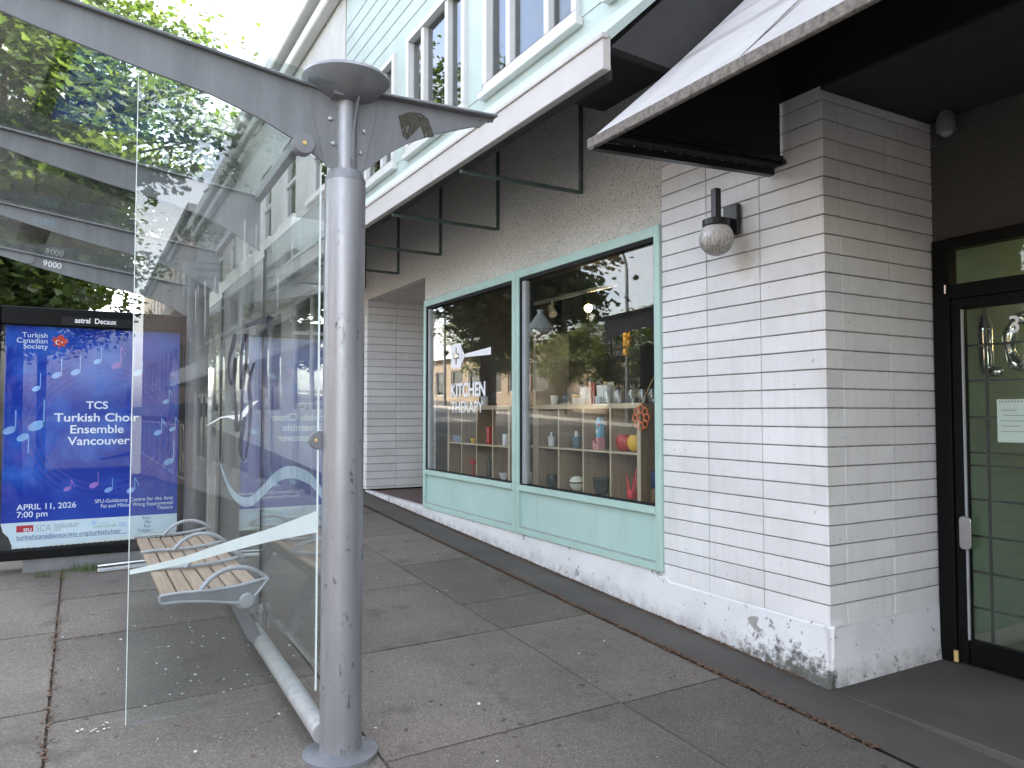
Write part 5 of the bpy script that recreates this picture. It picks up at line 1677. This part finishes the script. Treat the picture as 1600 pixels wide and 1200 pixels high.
m = MB().lathe([(0.0, -0.001), (0.018, -0.001), (0.018, 0.0)], (3.529, 4.790, zc_ + 0.10), 16, 'x')
m.box((3.5285, 4.788, zc_ + 0.03), (3.5295, 4.792, zc_ + 0.085))
obj('flower_print', m, M['red_ware'], o, smooth=0)
m = MB().lathe([(0.0, -0.001), (0.020, -0.001), (0.020, 0.0)], (3.529, 4.828, zc_ + 0.05), 16, 'x')
obj('cloud_print', m, M['white_ware'], o, smooth=0)
ribp = [(0.045, 0.0), (0.075, 0.02), (0.092, 0.06), (0.090, 0.10), (0.070, 0.13), (0.066, 0.135), (0.062, 0.13), (0.0, 0.03)]
ribp2 = [(r, h) for i in range(len(ribp) - 3) for r, h in [(ribp[i][0] * 1.0, ribp[i][1]), ((ribp[i][0] + ribp[i + 1][0]) / 2 * 0.985, (ribp[i][1] + ribp[i + 1][1]) / 2)]] + ribp[-3:]
lathe_thing('ribbed_bowl', 'red ribbed bowl beside the yellow one in the upper right cube', 'bowl', ribp2, (3.56, 4.495, SH_HI), M['red_ware'], flute=0.04, nf=22, seg=66)
lathe_thing('ribbed_bowl', 'yellow ribbed bowl beside the red one in the upper right cube', 'bowl', ribp2, (3.58, 4.385, SH_HI), M['yellow_ware'], flute=0.04, nf=22, seg=66)
o = lathe_thing('pot', 'dark green pot in the lower left cube of the right shelf', 'pot', [(0.045, 0), (0.06, 0.02), (0.066, 0.11), (0.062, 0.115), (0.055, 0.02), (0.0, 0.02)], (3.54, 5.47, SH_LO), M['green_ware'])
p = (3.56, 5.12, SH_LO)
o = lathe_thing('casserole', 'cream lidded casserole in the second lower cube', 'casserole', [(0.05, 0.0), (0.085, 0.03), (0.098, 0.068), (0.102, 0.072), (0.096, 0.08), (0.07, 0.115), (0.02, 0.128), (0.0, 0.128)], p, M['cream_ware'])
obj('rim', MB().lathe([(0.100, 0.066), (0.104, 0.070), (0.104, 0.075), (0.098, 0.078)], p, 28), M['black_ware'], o)
lathe_thing('mixing_bowl', 'dark green mixing bowl in the third lower cube', 'bowl', [(0.045, 0), (0.065, 0.01), (0.085, 0.06), (0.095, 0.125), (0.100, 0.128), (0.098, 0.135), (0.090, 0.13), (0.06, 0.015), (0.0, 0.015)], (3.56, 4.79, SH_LO), M['green_ware'])
p = (3.56, 4.42, SH_LO)
o = single('rabbit_holder', MB().box((3.53, 4.375, SH_LO), (3.59, 4.465, SH_LO + 0.07)), M['coral_ware'], 'coral red holder with two pointed ears in the lower right cube', 'holder', p, bevel=0.012, smooth=30, seg=3)
for y0_, y1_ in ((4.455, 4.50), (4.385, 4.35)):
    e = MB().prism([(3.55, y0_ - 0.022, SH_LO + 0.06), (3.55, y0_ + 0.022, SH_LO + 0.06), (3.55, y1_, SH_LO + 0.20)], (0.018, 0, 0))
    obj('ear', e, M['coral_ware'], o, bevel=0.003, smooth=0)
lathe_thing('bottle', 'red bottle behind the coral holder in the lower right cube', 'bottle', [(0.034, 0), (0.036, 0.01), (0.036, 0.15), (0.015, 0.19), (0.014, 0.235), (0.0, 0.237)], (3.60, 4.41, SH_LO), M['red_ware'])
# left shelf
p = (3.62, 6.83, ZT)
p = (3.58, 6.80, ZT)
o = lathe_thing('mug', 'plain white mug on top of the left shelf', 'mug', cup(0.055, 0.055, 0.105), p, M['white_ware'])
handle(o, p, (0, -1, 0), 0.055, 0.02, 0.085, 0.006, M['white_ware'])
o = lathe_thing('pan_lid', 'dark pan lid leaning on the left shelf beside the white mug', 'lid', [(0.0, -0.008), (0.075, -0.004), (0.08, 0.0), (0.075, 0.004), (0.0, 0.012)], (3.64, 6.60, ZT + 0.082), M['slate_ware'], axis='y')
SL = 1.225
for k, (y, dz) in enumerate(((7.365, 0), (7.305, 0), (7.245, 0))):
    lathe_thing('cup', ('blue and white patterned cup, farthest of the three in the left cube', 'blue and white patterned cup, middle of the three in the left cube', 'blue and white patterned cup, nearest of the three in the left cube')[k], 'cup', cup(0.036, 0.03, 0.075), (3.52, y, SL), M['blue_white_ware'])
lathe_thing('bowl', 'black bowl behind the yellow one on the left shelf', 'bowl', [(0.025, 0), (0.06, 0.05), (0.057, 0.05), (0.02, 0.006), (0, 0.006)], (3.53, 7.00, SL), M['black_ware'])
lathe_thing('bowl', 'yellow bowl before the black one on the left shelf', 'bowl', [(0.025, 0), (0.055, 0.055), (0.052, 0.055), (0.02, 0.006), (0, 0.006)], (3.51, 6.915, SL), M['yellow_ware'])
o = single('tin', MB().box((3.50, 6.55, SL), (3.57, 6.64, SL + 0.19)), M['red_ware'], 'tall red printed tin on the left shelf', 'tin', (3.53, 6.595, SL), bevel=0.004, smooth=0)
m = MB()
for k in range(6): m.box((3.4985, 6.56, SL + 0.03 + k * 0.026), (3.4998, 6.63, SL + 0.036 + k * 0.026))
obj('print_line', m, M['pink_card'], o, smooth=0)
lathe_thing('jar', 'white cylinder jar in the cube beside the mullion', 'jar', [(0.042, 0), (0.045, 0.004), (0.045, 0.11), (0.04, 0.116), (0.0, 0.116)], (3.54, 6.287, SL), M['white_ware'])
o = lathe_thing('goblet', 'dark red goblet in the lower cube of the left shelf', 'goblet', [(0.035, 0), (0.03, 0.008), (0.010, 0.02), (0.010, 0.10), (0.05, 0.115), (0.055, 0.17), (0.05, 0.17), (0.0, 0.12)], (3.54, 6.977, SH_LO), M['red_ware'])
lathe_thing('bottle', 'black bottle in the lower cube of the left shelf', 'bottle', [(0.035, 0), (0.036, 0.15), (0.014, 0.19), (0.013, 0.24), (0.0, 0.242)], (3.54, 6.62, SH_LO), M['black_ware'])
o = lathe_thing('bowl', 'white bowl with blue rim in the lower cube by the mullion', 'bowl', [(0.035, 0), (0.04, 0.01), (0.085, 0.075), (0.081, 0.075), (0.03, 0.012), (0.0, 0.012)], (3.54, 6.32, SH_LO), M['white_ware'])
obj('rim', MB().lathe([(0.0845, 0.070), (0.0865, 0.077), (0.080, 0.077)], (3.54, 6.32, SH_LO), 28), M['blue_white_ware'], o)
# tall shelf
lathe_thing('bottle', 'clear glass bottle high in the tall shelf', 'bottle', [(0.03, 0), (0.034, 0.005), (0.034, 0.09), (0.012, 0.13), (0.012, 0.16), (0.010, 0.16), (0.030, 0.09), (0.0, 0.006)], (3.53, 5.865, 1.88), M['glass_ware'])
lathe_thing('grinder', 'black pepper grinder in the middle of the tall shelf', 'grinder', [(0.03, 0), (0.03, 0.08), (0.018, 0.11), (0.026, 0.14), (0.02, 0.17), (0, 0.18)], (3.53, 5.88, 1.588), M['black_ware'])
o = lathe_thing('mug', 'white mug in the tall shelf beside the mullion', 'mug', cup(0.048, 0.048, 0.105), (3.53, 5.877, 1.245), M['white_ware'])
handle(o, (3.53, 5.877, 1.245), (0, -1, 0), 0.048, 0.02, 0.085, 0.006, M['white_ware'])
o = single('tea_tin', MB().box((3.50, 5.82, SH_LO), (3.58, 5.91, SH_LO + 0.115)), M['cream_ware'], 'small patterned tea tin at the foot of the tall shelf', 'tin', (3.54, 5.865, SH_LO), bevel=0.004, smooth=0)
obj('print', MB().lathe([(0.0, -0.001), (0.030, -0.001), (0.030, 0.0)], (3.4995, 5.865, SH_LO + 0.06), 18, 'x'), M['green_ware'], o, smooth=0)
obj('print_dot', MB().lathe([(0.0, -0.0025), (0.014, -0.0025), (0.014, -0.001)], (3.4995, 5.865, SH_LO + 0.06), 14, 'x'), M['gold'], o, smooth=0)
p = (3.63, 5.80, 2.252)
o = lathe_thing('tagine', 'white conical tagine on top of the tall shelf', 'tagine', [(0.085, 0.0), (0.115, 0.03), (0.120, 0.045), (0.0, 0.045)], p, M['shade'])
obj('cone_lid', MB().lathe([(0.128, 0.047), (0.128, 0.054), (0.085, 0.11), (0.042, 0.172), (0.026, 0.19), (0.024, 0.205), (0.034, 0.225), (0.0, 0.23)], p, 32), M['shade'], o)
# right of the low shelf: stacked tubs, hanging trivet
p = (3.62, 4.06, 0.87)
for nm, z0, z1, ma, la in (('wooden_crate', 0.87, 1.00, 'brown_wood', 'brown wooden crate lowest in the stack at the window edge'), ('storage_tub', 1.003, 1.13, 'navy_card', 'navy tub in the middle of the stack at the window edge')):
    single(nm, MB().box((3.50, 3.90, z0), (3.72, 4.13, z1)), M[ma], la, 'tub', (3.6, 4.0, z0), bevel=0.012, smooth=30, seg=2)
lathe_thing('wooden_bowl', 'wooden bowl on top of the stack at the window edge', 'bowl', [(0.06, 0), (0.08, 0.01), (0.115, 0.12), (0.108, 0.12), (0.07, 0.015), (0, 0.015)], (3.61, 4.02, 1.132), M['brown_wood'])
tv = thing('hanging_trivet', 'orange flower shaped trivet hanging in the window edge', 'trivet', (3.42, 4.13, 1.50))
m = MB()
for k in range(8):
    a = R(45 * k)
    c = (3.42, 4.13 + 0.062 * math.cos(a), 1.50 + 0.062 * math.sin(a))
    ring = [(c[0], c[1] + 0.026 * math.cos(R(30 * i)), c[2] + 0.026 * math.sin(R(30 * i))) for i in range(13)]
    m.tube(ring, 0.007, 8, False)
m.tube([(3.42, 4.13 + 0.036 * math.cos(R(20 * i)), 1.50 + 0.036 * math.sin(R(20 * i))) for i in range(19)], 0.007, 8, False)
obj('flower_ring', m, M['orange_ware'], tv)
obj('cord', MB().tube([(3.42, 4.13, 1.59), (3.43, 4.05, 1.72), (3.44, 4.0, 1.80)], 0.003, 6), M['gold'], tv)
# track light on the shop ceiling
tk = thing('track_light', 'ceiling track with two spot heads in the shop, one lit', 'light', (4.6, 6.5, 2.8))
obj('track', MB().box((4.58, 5.9, 2.80), (4.62, 7.6 - 0.12, 2.835)), M['trim_white'], tk, smooth=0)
for y, on in ((6.43, True), (7.10, False)):
    m = MB().tube([(4.6, y, 2.80), (4.6, y, 2.72)], 0.008, 8)
    m.tube([(4.6, y + 0.04, 2.745), (4.585, y - 0.045, 2.64)], [0.030, 0.048], 18)
    h_ = obj('spot_head', m, M['trim_white'] if not on else M['black'], tk)
    if on: obj('bulb', MB().sphere((4.578, y - 0.062, 2.632), 0.040, 16, 10), M['warm_bulb'], h_)
pl = bpy.data.lights.new('shop_spot', 'POINT')
pl.energy = 0.7
pl.color = (1.0, 0.78, 0.5)
pl.shadow_soft_size = 0.05
plo = bpy.data.objects.new('shop_spot', pl)
COL.objects.link(plo)
plo.location = (4.57, 6.34, 2.55)
# back of the shop: wall shelf with goods, rack of tea towels
bs = thing('wall_shelf', 'dark wooden wall shelf with goods at the back of the shop', 'shelf', (7.0, 7.3, 1.0))
m = MB()
for z in (1.15, 1.65, 2.15, 2.6): m.box((6.9, 5.2, z), (7.25, 7.4, z + 0.03))
for y in (5.2, 6.3, 7.37): m.box((6.9, y, 0.868), (7.25, y + 0.03, 2.63))
obj('shelf_frame', m, M['brown_wood'], bs, smooth=0)
kinds = ['white_ware', 'red_ware', 'cream_ware', 'gold', 'teal_ware', 'orange_ware', 'slate_ware', 'yellow_ware']
for z in (1.18, 1.68, 2.18):
    y = 5.32
    while y < 7.25:
        if abs(y - 6.31) < 0.1: y += 0.14
        k = rnd.randrange(8)
        rr_, h_ = rnd.uniform(0.04, 0.07), rnd.uniform(0.10, 0.26)
        lathe_thing('jar', 'small jar or tin standing on the dark back wall shelf', 'jar', [(rr_, 0), (rr_, h_ * 0.7), (rr_ * 0.6, h_ * 0.85), (rr_ * 0.6, h_), (0, h_)], (7.0 + rnd.uniform(-0.03, 0.05), y, z), M[kinds[k]], 'jars on the back wall shelf', seg=16)
        y += 0.16 + rnd.uniform(0, 0.1)
rk = thing('towel_rack', 'rack of printed dark tea towels inside the shop behind the mugs', 'rack', (4.9, 6.6, 0.87))
m = MB()
for y in (6.15, 7.05): m.tube([(4.9, y, 0.868), (4.9, y, 1.86)], 0.012, 8)
m.tube([(4.9, 6.15, 1.85), (4.9, 7.05, 1.85)], 0.012, 8)
obj('rail', m, M['black'], rk)
for k in range(5):
    y = 6.18 + k * 0.17
    m = MB().box((4.885, y, 1.42), (4.915, y + 0.155, 1.866))
    obj('tea_towel', m, M[['black_ware', 'cream_ware', 'black_ware', 'red_ware', 'navy_card'][k]], rk, bevel=0.004, smooth=0)
# notice on the door and foil balloons in the hall
nt_ = thing('paper_notice', 'white printed notice taped inside the street door glass', 'notice', (DX + 0.018, 2.06, 1.5))
obj('sheet', MB().box((DX + 0.0125, 1.955, 1.378), (DX + 0.0140, 2.186, 1.605)), M['paper'], nt_, smooth=0)
m = MB()
for k, (a, b) in enumerate(((2.165, 2.09), (2.15, 1.99), (2.165, 1.975), (2.165, 2.07), (2.165, 1.98))):
    m.box((DX + 0.0112, b, 1.545 - 0.028 * k), (DX + 0.0124, a, 1.549 - 0.028 * k))
for k in range(14): m.box((DX + 0.0108, 1.965 + k * 0.0155, 1.588), (DX + 0.0124, 1.973 + k * 0.0155, 1.598))
obj('print_line', m, M['ink'], nt_, smooth=0)
bl = thing('foil_balloon', 'silver foil balloon shaped like a letter L behind the door glass', 'balloon', (4.42, 2.30, 1.86))
m = MB().tube([(4.42, 2.340, 2.10), (4.42, 2.337, 2.085), (4.42, 2.333, 2.00), (4.42, 2.327, 1.81), (4.42, 2.323, 1.755), (4.42, 2.321, 1.738)], [0.006, 0.032, 0.041, 0.042, 0.036, 0.008], 18)
m.tube([(4.415, 2.340, 1.765), (4.412, 2.305, 1.76), (4.408, 2.26, 1.76), (4.405, 2.235, 1.762), (4.405, 2.228, 1.763)], [0.010, 0.036, 0.033, 0.024, 0.004], 16)
obj('foil', m, M['chrome'], bl, smooth=60)
bl2 = thing('foil_balloon', 'silver foil balloon shaped like a ring beside the house number', 'balloon', (4.44, 2.13, 1.9))
m = MB().tube([(4.44 + 0.006 * math.sin(R(30 * i)), 2.150 + 0.066 * math.cos(R(12 * i)), 1.915 + 0.135 * math.sin(R(12 * i))) for i in range(31)], [0.034 + 0.006 * math.sin(R(60 * i)) for i in range(31)], 16, False)
obj('foil', m, M['chrome'], bl2, smooth=60)
sl_ = thing('string_lights', 'string of small lit warm bulbs hanging in the green hall', 'lights', (5.6, 1.6, 2.2))
pts = [(5.6 + 0.25 * math.sin(k * 0.9), 2.35 - 0.13 * k, 2.35 - 0.25 * math.sin(math.pi * k / 16)) for k in range(17)]
obj('wire', MB().tube(pts, 0.004, 6), M['black'], sl_)
m = MB()
for q in pts[::1]: m.sphere((q[0], q[1], q[2] - 0.02), 0.014, 10, 6)
obj('bulb', m, M['warm_bulb'], sl_)
hl = bpy.data.lights.new('hall_string_light', 'POINT')
hl.energy = 0.09
hl.color = (1.0, 0.9, 0.75)
hl.shadow_soft_size = 0.25
hlo = bpy.data.objects.new('hall_string_light', hl)
COL.objects.link(hlo)
hlo.location = (5.5, 1.3, 2.1)

# ------------------------------------------------------------------ street trees
LEAF = [(0.0, -0.5), (0.10, -0.30), (0.42, -0.32), (0.30, -0.10), (0.52, 0.10), (0.24, 0.14), (0.20, 0.30), (0.0, 0.52), (-0.20, 0.30), (-0.24, 0.14), (-0.52, 0.10), (-0.30, -0.10), (-0.42, -0.32), (-0.10, -0.30)]
def make_tree(name, label, base, crown_c, crown_r, trunk_r, n_clump, n_leaf, size, leafm, seed, extra=None, group='street trees along the kerbs'):
    rr = random.Random(seed)
    t = thing(name, label, 'tree', base, group)
    b = Vector(base)
    cc = b + Vector(crown_c)
    clumps = []
    while len(clumps) < n_clump:
        d = Vector((rr.gauss(0, 1), rr.gauss(0, 1), rr.gauss(0, 1))).normalized()
        q = rr.uniform(0.35, 1.0) ** 0.6
        w = 1 + 0.22 * noise.noise(d * 1.7 + Vector((seed, 0, 0)))
        p = Vector((d.x * crown_r[0] * q * w, d.y * crown_r[1] * q * w, d.z * crown_r[2] * q * w))
        if p.z < -crown_r[2] * 0.8: p.z = -crown_r[2] * 0.8 + rr.uniform(0, 0.4)
        clumps.append(cc + p)
    for ec, er, en in (extra or []):
        for _ in range(en):
            d = Vector((rr.gauss(0, 1), rr.gauss(0, 1), rr.gauss(0, 1))).normalized() * rr.uniform(0.2, 1.0)
            clumps.append(b + Vector(ec) + Vector((d.x * er[0], d.y * er[1], d.z * er[2])))
    # trunk and limbs
    m = MB()
    fork = b + Vector((0, 0, crown_c[2] - crown_r[2] * 0.55))
    P = [b + Vector((0, 0, -0.2)), b + Vector((0.02, 0.03, 0.35)), b + Vector((0.0, -0.04, 1.4)), fork]
    m.tube([tuple(p) for p in P], [trunk_r * 1.35, trunk_r * 1.05, trunk_r * 0.95, trunk_r * 0.9], 16)
    limbs = sorted(clumps, key=lambda p: rr.random())[:min(26, n_clump)]
    for k, p in enumerate(limbs):
        h = rr.uniform(-0.3, 0.9)
        a = fork + Vector((0, 0, h))
        mid = a.lerp(p, 0.5) + Vector((rr.gauss(0, .15), rr.gauss(0, .15), 0.25))
        r0 = trunk_r * rr.uniform(0.25, 0.5)
        Q = smooth_pts([tuple(a), tuple(a.lerp(mid, 0.5) + Vector((0, 0, .1))), tuple(mid), tuple(p)], 3)
        m.tube(Q, [r0 * (1 - 0.88 * i / (len(Q) - 1)) for i in range(len(Q))], 7)
    m.tube([tuple(fork), tuple(fork + Vector((0.05, 0.05, 1.2))), tuple(cc + Vector((0, 0, crown_r[2] * 0.5)))], [trunk_r * 0.9, trunk_r * 0.6, 0.03], 10)
    obj('trunk', m, M['bark'], t, smooth=60)
    # crown of leaf-shaped faces
    me = bpy.data.meshes.new('crown')
    vs, fs = [], []
    per = n_leaf // n_clump
    for c in clumps:
        sp_ = rr.uniform(0.32, 0.62) * crown_r[0] / 3.2
        out = (c - cc)
        for _ in range(int(per * rr.uniform(0.5, 1.5))):
            p = c + Vector((rr.gauss(0, sp_), rr.gauss(0, sp_), rr.gauss(0, sp_ * 0.55)))
            nrm = (Vector((rr.gauss(0, .6), rr.gauss(0, .6), 1.0)) + out * 0.12).normalized()
            s = size * rr.uniform(0.65, 1.25)
            u = nrm.orthogonal().normalized()
            u = Matrix.Rotation(rr.uniform(0, 6.28), 3, nrm) @ u
            v = nrm.cross(u)
            o = len(vs)
            fold = rr.uniform(0.05, 0.3)
            for x, y in LEAF:
                w_ = p + u * x * s + v * y * s + nrm * (abs(x) * fold * s) - b
                vs.append((w_.x, w_.y, w_.z))
            fs.append(tuple(range(o + 0, o + 8)))
            fs.append((o + 7, o + 8, o + 9, o + 10, o + 11, o + 12, o + 13, o + 0))
    me.from_pydata(vs, [], fs)
    me.materials.append(leafm)
    c_ = bpy.data.objects.new('crown', me)
    COL.objects.link(c_)
    c_.parent = t
    ORIG[c_.name] = tuple(b)
    return t
def g3(x, y, dz=0.0): return (x, y, gz(x, y) + dz)
ta_ = make_tree('maple_tree', 'big street maple on the kerb just beyond the bus shelter', g3(-1.25, 14.8), (0.1, -0.7, 5.1), (2.1, 3.2, 2.9), 0.20, 76, 14500, 0.17, M['leaf'], 11, extra=[((0.1, -2.3, 3.2), (1.3, 1.5, 1.2), 22), ((0.0, -1.6, 4.4), (1.6, 1.6, 1.2), 12)])
tb_ = make_tree('maple_tree', 'street maple down the kerb, mirrored in the shelter end glass', g3(-1.35, -7.2), (0.9, 0.4, 7.0), (3.0, 3.2, 2.3), 0.18, 60, 9000, 0.17, M['leaf'], 23)
tc_ = make_tree('lime_tree', 'light green rounded street tree straight across the road', g3(-14.2, 9.5), (0, 0, 5.6), (3.4, 3.6, 3.2), 0.17, 70, 12000, 0.20, M['leaf_light'], 31)
make_tree('maple_tree', 'tall street maple second up the kerb, spreading over the shelter roof', g3(-1.3, 20.5), (1.3, 0.2, 7.6), (3.6, 3.8, 4.0), 0.23, 95, 21000, 0.17, M['leaf'], 47)
copy_tree(tc_, g3(-1.3, 27.0), 2.1, 'street tree in leaves coloured as sunlit, third up the kerb, above the poster case')  # lighter leaf colour stands in for sunshine on this crown
copy_tree(ta_, g3(-1.3, 36.5), 4.0, 'street maple fourth up the kerb, far beyond the poster case')
copy_tree(ta_, g3(-6.0, 62), 1.0, 'tall maple closing the far end of the street', scale=1.5)
copy_tree(tc_, g3(-14.2, 23.0), 1.3, 'light green street tree across the road by the lamp post', scale=0.58)
copy_tree(tc_, g3(-14.4, 27.5), 3.3, 'small light green tree across the road just above the lamp post', scale=0.55)
copy_tree(tc_, g3(-14.3, 18.6), 5.1, 'small light green tree across the road opposite the poster case', scale=0.62)
copy_tree(tc_, g3(-14.6, 31.5), 0.4, 'small light green tree across the road before the tan building', scale=0.5)
copy_tree(tc_, g3(-14.3, 38.5), 2.6, 'light green street tree farthest up across the road', scale=0.7)
copy_tree(tc_, g3(-14.2, -4.0), 4.4, 'light green street tree across the road, downhill')
copy_tree(tb_, g3(-1.4, -22.0), 0.5, 'street maple farthest down the kerb')
# lamp posts and signal across the road
def street_lamp(label, x, y):
    z = gz(-3, y) - 0.02
    t = thing('street_lamp', label, 'street lamp', (x, y, z), 'curved street lamps')
    P = [(x, y, z), (x, y, z + 6.2)]
    obj('pole', MB().tube([(x, y, z), (x, y, z + 1.0), (x, y, z + 6.4)], [0.12, 0.09, 0.07], 14), M['lamp_grey'], t)
    A = [(x, y, z + 6.4)] + [(x + 1.9 * (1 - math.cos(R(a))), y, z + 6.4 + 1.6 * math.sin(R(a))) for a in range(10, 91, 10)] + [(x + 2.3, y, z + 8.0)]
    obj('arm', MB().tube(A, [0.07] + [0.06 - 0.002 * i for i in range(len(A) - 1)], 10), M['lamp_grey'], t)
    m = MB().box((x + 2.2, y - 0.12, z + 7.93), (x + 2.85, y + 0.12, z + 8.08))
    obj('lamp_head', m, M['lamp_grey'], t, bevel=0.04, smooth=30)
    return t
l1 = street_lamp('curved grey street lamp across the road carrying the traffic signal', -13.2, 24.8)
copy_tree(l1, (-13.2, 43.0, gz(-3, 43.0)), 0, 'curved grey street lamp farther up across the road')
ts = thing('traffic_signal', 'yellow traffic signal on the lamp post across the road', 'traffic light', (-12.95, 24.6, 4.0))
obj('housing', MB().box((-13.06, 24.30, 3.9), (-12.76, 24.56, 4.95)), M['signal_yellow'], ts, bevel=0.03, smooth=30)
for k, (z, mm) in enumerate(((4.75, 'red_lamp'), (4.42, 'amber_lamp'), (4.09, 'green_lamp'))):
    h_ = obj('visor', MB().lathe([(0.125, -0.16), (0.125, 0.0), (0.115, 0.0), (0.115, -0.16)], (-12.91, 24.30, z), 18, 'y'), M['signal_yellow'], ts)
    obj('lens', MB().lathe([(0.0, -0.03), (0.08, -0.02), (0.105, 0.0)], (-12.91, 24.295, z), 18, 'y'), M[mm], h_)
obj('bracket', MB().box((-13.2, 24.40, 4.3), (-13.05, 24.46, 4.36)).box((-13.22, 24.40, 4.3), (-13.16, 24.8, 4.36)), M['lamp_grey'], ts, smooth=0)
# overhead wires
for k, (x, z) in enumerate(((-5.2, 6.4), (-9.0, 6.5), (-12.9, 8.6))):
    P = [(x, y, z + gz(-3, y) + 0.25 * ((y % 24) / 12 - 1) ** 2) for y in range(-44, 92, 4)]
    single('overhead_wire', MB().tube(P, 0.012, 5), M['black'], ('thin overhead wire above the near lane of the road', 'thin overhead wire above the far lane of the road', 'thin overhead wire high along the far pavement')[k], 'wire', (x, 0, z))

# shop goods to their measured girth
for o in list(COL.objects):
    if o.parent is None and o.type == 'MESH' and 3.45 < o.location.x < 3.85 and 4.15 < o.location.y < 7.45 and o.get('category') not in (None, 'shelf', 'tagine', 'lid'):
        o.scale = (0.68, 0.68, 0.92)
